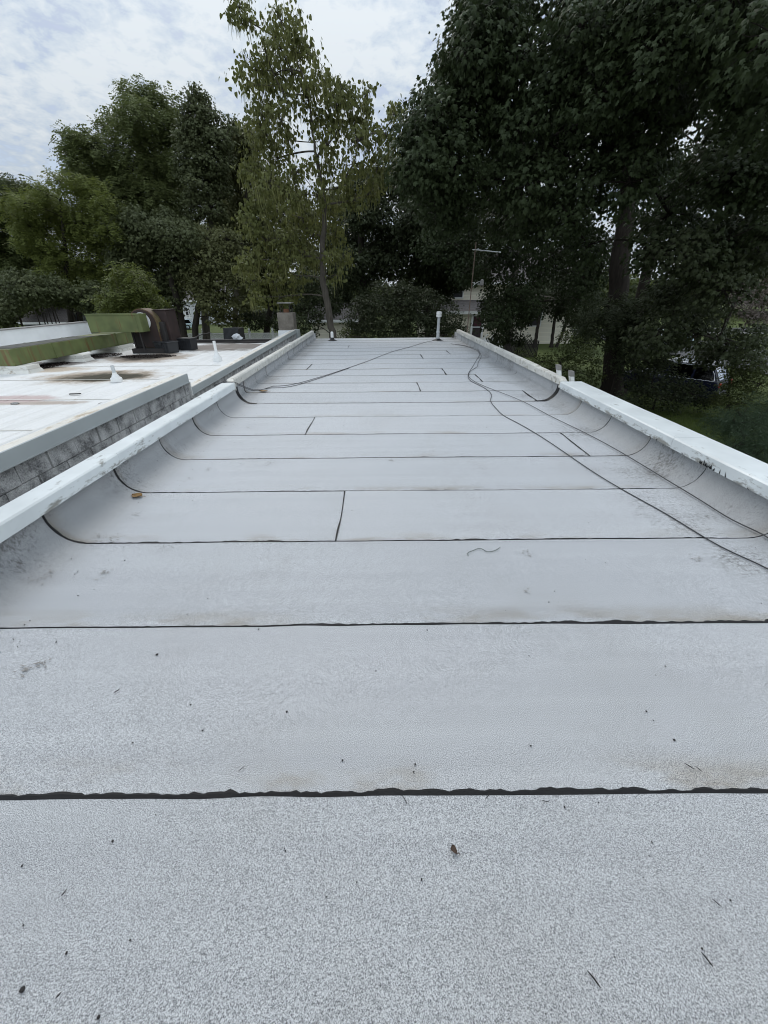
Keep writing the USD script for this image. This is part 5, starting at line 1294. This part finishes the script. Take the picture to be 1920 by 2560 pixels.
def shrub(name, label, blobs, shape, size, lm, seed, per_m2=14, per_tip=9, spread=.12, droop=.2, cat='shrub', group=None, up=.5, inner=.4, squash=.9):
    rng = np.random.default_rng(seed); c = np.mean([b[0] for b in blobs], 0); base = np.array([c[0], c[1], GZ])
    return make_tree(name, label, cat, [base, base * 0.4 + c * 0.6 - [0, 0, 0.2]], [.06, .04], blobs, shape, size, lm, 'bark_dark', seed, per_m2, per_tip, spread, droop, group, up, squash, inner, .6, .12, flare=False, crown='foliage')


rng = np.random.default_rng(23)
rb = [(x, y, r, d) for x, y, r, d in [(905, 800, .9, 24), (955, 775, 1.0, 24), (1010, 762, 1.1, 24), (1065, 775, 1.0, 24), (1110, 800, .95, 24), (1140, 825, .6, 24), (930, 830, .9, 23.5), (985, 820, 1.0, 23.2), (1045, 820, 1.0, 23.2), (1095, 838, .8, 23.5), (890, 835, .6, 24), (960, 735, .75, 24.5), (1020, 735, .75, 24.5), (1000, 850, .9, 23), (1150, 850, .5, 23.5), (905, 765, .6, 24.5), (1060, 745, .6, 24.5)]]
shrub('round_shrub', 'large rounded dark shrub rising behind the far roof edge', blobs_px(rb, 24), 'rhomb', 0.12, 'dark_leaf', 24, per_m2=16, per_tip=10, spread=.12, inner=.55)

# --- the left-hand wood
rng = np.random.default_rng(40)
L1 = [(330, 245, 1.1), (375, 240, .9), (410, 262, 1.0), (345, 290, 1.2), (395, 310, 1.3), (290, 300, .9), (265, 315, .6), (330, 350, 1.4), (390, 370, 1.4), (430, 330, 1.2), (175, 350, .8), (205, 355, 1.0), (165, 375, .5), (240, 370, 1.1), (200, 400, 1.0), (270, 400, 1.5), (330, 420, 1.5), (400, 430, 1.4), (250, 450, 1.5), (310, 490, 1.6), (380, 490, 1.5), (440, 420, 1.2), (210, 460, 1.2), (300, 550, 1.6), (360, 560, 1.5), (430, 500, 1.2)]
b_ = at_y(372, 830, 39); b_[2] = GZ
make_tree('ailanthus_tree', 'broad feathery-leaved tree, the tallest of the left wood behind the green ducts', 'tree', [b_, at_y(365, 700, 39), at_y(355, 560, 39), at_y(350, 420, 39), at_y(350, 300, 39)], [.4, .34, .28, .2, .06], blobs_px(L1, 39, 2, rng), 'pinnate', 0.36, 'ailanthus_leaf', 'bark_dark', 41,
          per_m2=6, per_tip=5, spread=.2, droop=.3, up=1.3, inner=.3, twigs=.3)
L2 = [(495, 235, .55), (480, 258, .6), (510, 250, .5), (490, 290, .9), (470, 310, .8), (525, 300, .8), (500, 340, 1.1), (465, 350, .8), (535, 350, .9), (490, 395, 1.1), (530, 410, 1.1), (470, 420, .9), (545, 460, 1.0), (500, 460, 1.2), (560, 400, .7), (575, 310, .5), (560, 350, .6), (480, 515, 1.0), (530, 520, 1.0)]
b_ = at_y(512, 830, 36); b_[2] = GZ
make_tree('ivy_clad_tree', 'narrow dark ivy-clad tree with bare twigs left of the pod tree', 'tree', [b_, at_y(515, 700, 36), at_y(525, 560, 36), at_y(525, 420, 36), at_y(500, 240, 36)], [.32, .28, .22, .16, .04], blobs_px(L2, 36, 1, rng), 'maple_lo', 0.17, 'ivy_leaf', 'bark_grey', 43, per_m2=8, per_tip=10, spread=.2, droop=.7, inner=.5, twigs=.15)
L3 = [(100, 475, .7), (140, 452, .6), (185, 462, .7), (235, 470, .8), (262, 520, .9), (280, 580, .9), (75, 495, .6), (45, 545, .9), (60, 600, .9), (60, 510, 1.0), (110, 520, 1.2), (170, 520, 1.2), (220, 500, 1.0), (80, 570, 1.2), (150, 570, 1.3), (210, 560, 1.2), (250, 590, 1.0), (110, 620, 1.2), (180, 630, 1.3), (240, 640, 1.2), (150, 680, 1.1), (210, 690, 1.1), (265, 690, 1.0), (120, 690, .9), (180, 740, .9), (240, 740, .8)]
b_ = at_y(170, 830, 33); b_[2] = GZ
make_tree('locust_tree', 'light yellow-green feathery tree at the left behind the white upstand', 'tree', [b_, at_y(170, 720, 33), at_y(160, 600, 33), at_y(150, 500, 33)], [.26, .22, .15, .05], blobs_px(L3, 33, 1.5, rng), 'pinnate', 0.28, 'locust_leaf', 'bark_dark', 45, per_m2=6.5, per_tip=5, spread=.18, droop=.3, up=1.3, inner=.3, twigs=.2)
L4 = [(20, 470, 1.3), (55, 480, .9), (0, 520, 1.4), (-40, 500, 1.5), (30, 540, 1.4), (10, 600, 1.6), (50, 620, 1.5), (-30, 580, 1.6), (20, 670, 1.6), (-40, 660, 1.6), (60, 680, 1.3)]
b_ = at_y(15, 830, 44); b_[2] = GZ
make_tree('edge_tree', 'olive tree at the far left edge beside the patch of blue sky', 'tree', [b_, at_y(15, 700, 44), at_y(10, 520, 44)], [.3, .25, .08], blobs_px(L4, 44, 1, rng), 'pinnate', 0.42, 'shrub_leaf', 'bark_dark', 47, per_m2=5, per_tip=5, spread=.3, droop=.4, up=.8, inner=.3, twigs=.2)
L5 = [(305, 690, .55), (335, 680, .5), (350, 705, .55), (300, 730, .7), (340, 735, .7), (375, 750, .55), (280, 755, .6), (320, 765, .7), (365, 775, .55), (395, 785, .35), (270, 775, .45), (330, 790, .6)]
b_ = at_y(335, 830, 21); b_[2] = GZ
make_tree('sapling', 'small bright green sapling just behind the rusty fan', 'tree', [b_, at_y(335, 780, 21), at_y(330, 700, 21)], [.09, .06, .02], blobs_px(L5, 21, .5, rng), 'pinnate', 0.24, 'bright_leaf', 'bark_grey', 49, per_m2=9, per_tip=4, spread=.16, droop=.4, up=.9, inner=.3, twigs=.3)
L6 = [(300, 590, 1.2), (350, 600, 1.4), (410, 590, 1.4), (330, 650, 1.4), (390, 650, 1.4), (440, 640, 1.2), (380, 710, 1.2), (430, 700, 1.2), (300, 650, 1.0), (460, 590, 1.1), (420, 560, 1.2), (340, 560, 1.2), (290, 560, 1.0), (430, 760, .8), (400, 740, .8)]
b_ = at_y(452, 838, 33); b_[2] = GZ
make_tree('shade_tree', 'dense dark maple in the middle of the left wood above the fan', 'tree', [b_, at_y(445, 760, 33), at_y(425, 690, 33), at_y(390, 600, 33)], [.28, .24, .2, .08], blobs_px(L6, 33, 1.5, rng), 'maple_lo', 0.17, 'ivy_leaf', 'bark_dark', 51, per_m2=7, per_tip=9, spread=.22, droop=.8, inner=.4, twigs=.15)
L7 = [(520, 600, 1.1), (570, 600, 1.0), (540, 650, 1.2), (490, 650, 1.0), (590, 650, 1.1), (500, 700, 1.1), (550, 710, 1.2), (600, 700, .9), (520, 755, 1.0), (570, 760, 1.0), (480, 720, .8), (610, 760, .7), (545, 795, .7), (590, 800, .6)]
b_ = at_y(486, 842, 33); b_[2] = GZ
make_tree('russet_tree', 'brownish olive tree above the lattice fence left of the pods', 'tree', [b_, at_y(492, 790, 33), at_y(510, 720, 33), at_y(540, 620, 33)], [.26, .22, .16, .05], blobs_px(L7, 33, 1.2, rng), 'maple_lo', 0.16, 'dusky_leaf', 'bark_dark', 53, per_m2=7, per_tip=9, spread=.22, droop=.7, inner=.35, twigs=.25)
L8 = [(575, 375, .9), (590, 332, .7), (562, 425, .9), (622, 365, .8), (600, 350, .9), (640, 340, .7), (610, 400, 1.0), (580, 440, 1.0), (640, 440, 1.0), (600, 500, 1.1), (560, 540, 1.0), (650, 510, 1.0), (610, 560, 1.0), (700, 470, 1.0), (660, 580, 1.0), (760, 520, 1.0), (740, 600, 1.0), (820, 500, .9), (640, 640, 1.0), (700, 660, 1.0), (780, 660, .9)]
b_ = at_y(585, 838, 40); b_[2] = GZ
make_tree('olive_tree', 'pale olive-leaved tree directly behind the pod tree', 'tree', [b_, at_y(595, 700, 40), at_y(610, 560, 40), at_y(615, 380, 40)], [.26, .22, .16, .05], blobs_px(L8, 40, 1.5, rng), 'rhomb', 0.26, 'dusky_leaf', 'bark_grey', 55, per_m2=9, per_tip=10, spread=.24, droop=.7, inner=.25, twigs=.5)
L9 = [[(x, y, r, d) for x, y, r in g] for d, g in ((29, [(10, 720, 1.0), (55, 700, .9), (20, 765, .8), (85, 728, .9), (-20, 780, 1.0), (50, 735, .8), (5, 800, .8)]), (30, [(125, 715, .9), (172, 740, .8), (110, 745, .6), (205, 735, .9), (235, 780, .7), (150, 722, .8)]), (30, [(265, 760, .8), (250, 730, .8), (290, 800, .5), (255, 800, .7)]))]
for k, (g, lb_) in enumerate(zip(L9, ['dark bushy tree at the left picture edge above the white upstand', 'dark bush over the grey shed, thin stems below', 'dark bush at the left end of the raised green duct'])):
    c = np.mean([at_y(*q[:2], q[3]) for q in g], 0)
    make_tree('dark_bush', lb_, 'bush', [(c[0], c[1], GZ), c + [0, 0, -0.6], c + [0, 0, .6]], [.09, .07, .03], blobs_px(g, 30, 1, rng), 'maple_lo', 0.15, 'ivy_leaf', 'bark_dark', 57 + k, per_m2=8, per_tip=9, spread=.2, droop=.7, inner=.35, twigs=.2)
for k, (px, pw) in enumerate(((92, 2), (104, 3), (112, 2), (121, 2), (131, 3), (141, 2))):
    a, q = at_y(px + 8, 822, 34), at_y(px - 6 + RNG.uniform(-3, 3), 768, 34); a[2] = GZ
    obj('thin_stem', MB().tube(trunk_path([a, (a + q) / 2 + RNG.normal(size=3) * .06, q, q + [0, 0, .8]], 3), np.linspace(.05, .025, 12) * (0.7 + pw * .2), 6), 'bark_dark', smooth=True, label=['leftmost of the thin bare stems before the grey shed', 'second thin stem from the left before the grey shed', 'third thin stem from the left before the grey shed', 'third thin stem from the right before the grey shed', 'second thin stem from the right before the grey shed', 'rightmost of the thin bare stems before the grey shed'][k], cat='tree stem', group='thin stems before the grey shed')

# filler trees at the back of the left wood, and beyond the pod tree
for k, (lst, yy_, lb_, lm_, px_) in enumerate([
    ([(70, 560, 1.7), (120, 500, 1.4), (200, 440, 1.4), (250, 500, 1.8), (180, 560, 1.9), (260, 600, 1.9), (110, 640, 1.9), (200, 680, 1.9), (30, 650, 1.8), (280, 690, 1.8), (60, 740, 1.8), (150, 740, 1.8), (240, 750, 1.7), (-30, 720, 1.8), (290, 440, 1.5)], 50, 'olive-green tree filling the back of the left wood above the white upstand', 'ailanthus_leaf', 210),
    ([(340, 500, 1.8), (400, 540, 1.8), (460, 480, 1.6), (450, 560, 1.8), (370, 620, 1.9), (440, 640, 1.9), (500, 600, 1.8), (340, 700, 1.9), (420, 720, 1.8), (500, 690, 1.8), (400, 450, 1.5), (550, 480, 1.3), (555, 560, 1.6), (560, 660, 1.6)], 50, 'grey-green tree filling the back of the wood behind the ivy-clad tree', 'dusky_leaf', 440),
    ([(620, 420, 1.2), (660, 480, 1.5), (600, 520, 1.4), (720, 540, 1.5), (640, 580, 1.6), (790, 560, 1.4), (700, 620, 1.6), (620, 660, 1.6), (770, 640, 1.5), (830, 600, 1.4), (680, 700, 1.6), (760, 710, 1.5), (590, 600, 1.4), (850, 520, 1.2), (840, 680, 1.3), (610, 730, 1.3)], 46, 'drab olive tree seen through the lower pod tree', 'dusky_leaf', 660)]):
    rng = np.random.default_rng(90 + k); b_ = at_y(px_, 845, yy_); b_[2] = GZ; m_ = np.mean([at_y(q[0], q[1], yy_) for q in lst], 0)
    make_tree('background_tree', lb_, 'tree', [b_, (b_ + m_) / 2, m_], [.34, .26, .1], blobs_px(lst, yy_, 2, rng), 'maple_lo', 0.24, lm_, 'bark_dark', 91 + k, per_m2=6, per_tip=9, spread=.28, droop=.6, inner=.35, twigs=.15)

# --- shrubs at the lower right
rng = np.random.default_rng(70)
S1 = [(x, y, r, d) for x, y, r, d in [(1570, 1000, .5, 17), (1610, 985, .6, 17), (1650, 995, .55, 16.5), (1690, 1000, .5, 16.5), (1630, 950, .6, 17.5), (1680, 955, .55, 17.5), (1730, 985, .55, 16.8), (1770, 1000, .5, 16.5), (1740, 970, .34, 17), (1700, 965, .4, 17), (1590, 940, .6, 18), (1600, 895, .7, 18), (1640, 900, .6, 18), (1560, 905, .6, 18.5)]]
shrub('hedge_shrub', 'dark mixed shrubs at the foot of the thick trunk, behind the lawn', blobs_px(S1, 17), 'rhomb', .10, 'dark_leaf', 71, per_m2=16, per_tip=9)
S2 = [(1824, 955, .36, 16), (1830, 925, .36, 16), (1818, 990, .4, 15.8), (1795, 1000, .3, 16), (1830, 985, .55, 15.5), (1860, 950, .6, 15.5), (1880, 905, .6, 15.5), (1900, 960, .6, 15), (1850, 1010, .5, 15), (1910, 910, .5, 15), (1845, 910, .5, 16), (1820, 1015, .4, 15), (1900, 1010, .5, 14.5)]
shrub('privet_shrub', 'light green small-leaved shrub right of the navy estate car', blobs_px(S2, 15), 'rhomb', .075, 'shrub_leaf', 72, per_m2=24, per_tip=9, spread=.11)
S3 = [(1765, 872, .45, 19.5), (1740, 885, .35, 19.5), (1795, 885, .35, 19.5)]
shrub('garden_shrub', 'pale green shrub showing over the roof of the navy estate car', blobs_px(S3, 22), 'rhomb', .09, 'shrub_leaf', 73, per_m2=22, per_tip=9, spread=.12)
S4 = [(1890, 1060, .55, 11), (1860, 1090, .5, 10.6), (1910, 1110, .55, 10.2), (1880, 1140, .5, 9.8), (1920, 1020, .5, 11.5), (1835, 1060, .4, 11), (1830, 1120, .42, 10.2), (1910, 1170, .5, 9.5), (1855, 1040, .4, 11.2), (1790, 1050, .34, 12), (1870, 1180, .5, 9.4)]
shrub('yew_bush', 'dark feathery evergreen bush at the right edge beside the lawn and coping', blobs_px(S4, 10.5), 'spray', .24, 'yew_leaf', 74, per_m2=26, per_tip=4, spread=.12, droop=.35, up=.8)
S5 = [(1350, 905, .6, 24), (1400, 900, .7, 24), (1440, 880, .7, 24), (1300, 890, .5, 26), (1480, 900, .7, 22), (1420, 850, .6, 25), (1470, 845, .7, 24), (1370, 925, .5, 22), (1430, 930, .5, 21), (1480, 945, .5, 20)]
shrub('fence_shrub', 'mixed green shrubs behind the two ladder rails', blobs_px(S5, 23), 'rhomb', .12, 'shrub_leaf', 75, per_m2=13, per_tip=9)
S6 = [(1570, 800, .9, 19), (1610, 760, .9, 19), (1530, 770, .8, 19), (1500, 800, .8, 19), (1590, 850, .8, 19), (1650, 860, .7, 19), (1540, 840, .7, 18.8), (1470, 790, .8, 20), (1620, 810, .8, 18.8), (1660, 900, .6, 18)]
shrub('understorey_tree', 'loose dark undergrowth hanging across the thick trunk', blobs_px(S6, 19), 'pinnate', .22, 'dark_leaf', 76, per_m2=7, per_tip=5, spread=.2, droop=.6, cat='small tree', up=.8, inner=.3)
S7 = [(1885, 745, 1.2, 48), (1850, 770, .9, 48), (1915, 770, 1.1, 48), (1900, 800, 1.0, 47), (1870, 800, .8, 47), (1860, 730, .9, 50), (1910, 720, 1.0, 50)]
shrub('bare_brush', 'bare brownish brush by the road at the right edge', blobs_px(S7, 48), 'rhomb', .22, 'brush_twig', 77, per_m2=5, per_tip=6, spread=.3)
S8 = [(1832, 835, .5, 40), (1820, 800, .7, 42), (1800, 815, .6, 42), (1780, 790, .7, 43)]
shrub('roadside_shrub', 'small green shrub between the drooping maple and the bare brush', blobs_px(S8, 42), 'rhomb', .16, 'shrub_leaf', 78, per_m2=9, per_tip=8, spread=.2)
S9 = [(850, 838, .25, 22), (880, 842, .25, 22), (915, 845, .3, 22), (1130, 842, .3, 22), (865, 828, .2, 22.4)]
shrub('low_shrub', 'low green shrub at the foot of the pod tree trunk', blobs_px(S9, 22), 'rhomb', .08, 'shrub_leaf', 79, per_m2=26, per_tip=8, spread=.08)

S10 = [(770, 700, .8, 30), (800, 740, .8, 30), (760, 760, .8, 30), (845, 745, .9, 31), (890, 740, .9, 31), (870, 700, .9, 31), (790, 790, .6, 29), (925, 760, .8, 31), (830, 770, .55, 30), (750, 810, .7, 29), (770, 830, .5, 28)]
shrub('dark_shrub', 'dark shrub mass between the pod tree trunk and the round shrub', blobs_px(S10, 30), 'rhomb', .16, 'dark_leaf', 82, per_m2=12, per_tip=10, spread=.16)
S11 = [(1235, 795, .7, 31), (1262, 835, .7, 30), (1300, 800, .7, 31), (1320, 768, .8, 31), (1228, 745, .8, 32), (1265, 765, .8, 31), (1445, 800, .7, 29), (1465, 835, .7, 28), (1345, 770, .7, 31), (1400, 775, .7, 30), (1240, 850, .5, 29), (1300, 850, .5, 30), (1215, 770, .5, 33)]
shrub('yard_shrub', 'dark leafy shrub in front of the cream siding beyond the right parapet', blobs_px(S11, 31), 'maple_lo', .15, 'dark_leaf', 83, per_m2=9, per_tip=9, spread=.2, droop=.7)
S13 = [(600, 800, .8, 46), (640, 808, .8, 46), (672, 802, .8, 46), (694, 815, .6, 44), (655, 790, .8, 47), (720, 805, .8, 44), (620, 785, .8, 47)]
shrub('garden_hedge', 'dark shrubs on the lawn behind the right end of the lattice fence', blobs_px(S13, 46), 'rhomb', .2, 'dark_leaf', 85, per_m2=9, per_tip=10, spread=.22)
S12 = [(1075, 715, .9, 35), (1108, 735, .8, 35), (1135, 712, .8, 35), (1070, 755, .7, 34), (1150, 690, .8, 35), (1100, 690, .9, 35), (1045, 735, .8, 35), (1020, 700, .9, 35)]
shrub('small_tree', 'dark small tree growing in front of the grey porch roof', blobs_px(S12, 35), 'maple_lo', .16, 'dark_leaf', 84, per_m2=9, per_tip=9, spread=.2, droop=.7, cat='small tree')
# --- lawn blades where the lawn is near enough to see them
rng = np.random.default_rng(80)
n = 26000; x = rng.uniform(9.5, 19, n); y = rng.uniform(9, 18.5, n); z = GZ + 0.10 * (noise(np.stack([x * .12, y * .12, x * 0], 1), 9) - .5)
D = unit(np.stack([rng.normal(0, .45, n), rng.normal(0, .45, n), np.ones(n)], 1)); N = unit(rng.normal(size=(n, 3)))
V0 = SHAPES['rhomb'][0] * [0.22, 1, 1]; SHAPES['blade'] = (V0, SHAPES['rhomb'][1])
obj('lawn', place('blade', np.stack([x, y, z], 1), D, N, rng.uniform(.05, .11, n)), 'grass_blade', label='mown green lawn beyond the right parapet', cat='grass', kind='stuff')
# --- the far wood that closes the view
rng = np.random.default_rng(81)
n = 1500; ang = rng.uniform(-1.25, 1.25, n); dist = rng.uniform(105, 150, n); bx, by = dist * np.sin(ang), dist * np.cos(ang); hgt = 2.5 + 6.5 * noise(np.stack([ang * 9, ang * 0, ang * 0], 1), 4) * rng.random(n) ** .5
bl = [(np.array([a, c, GZ + 0.6 + h]), rng.uniform(2.2, 3.6)) for a, c, h in zip(bx, by, hgt)]
P, D, N, S, _ = foliage(rng, bl, 'rhomb', 1.0, .5, 4, .7, .4)
obj('distant_wood', place('rhomb', P, D, N, S), 'shrub_leaf', label='far-off belt of trees closing the view behind the houses', cat='trees', kind='stuff')
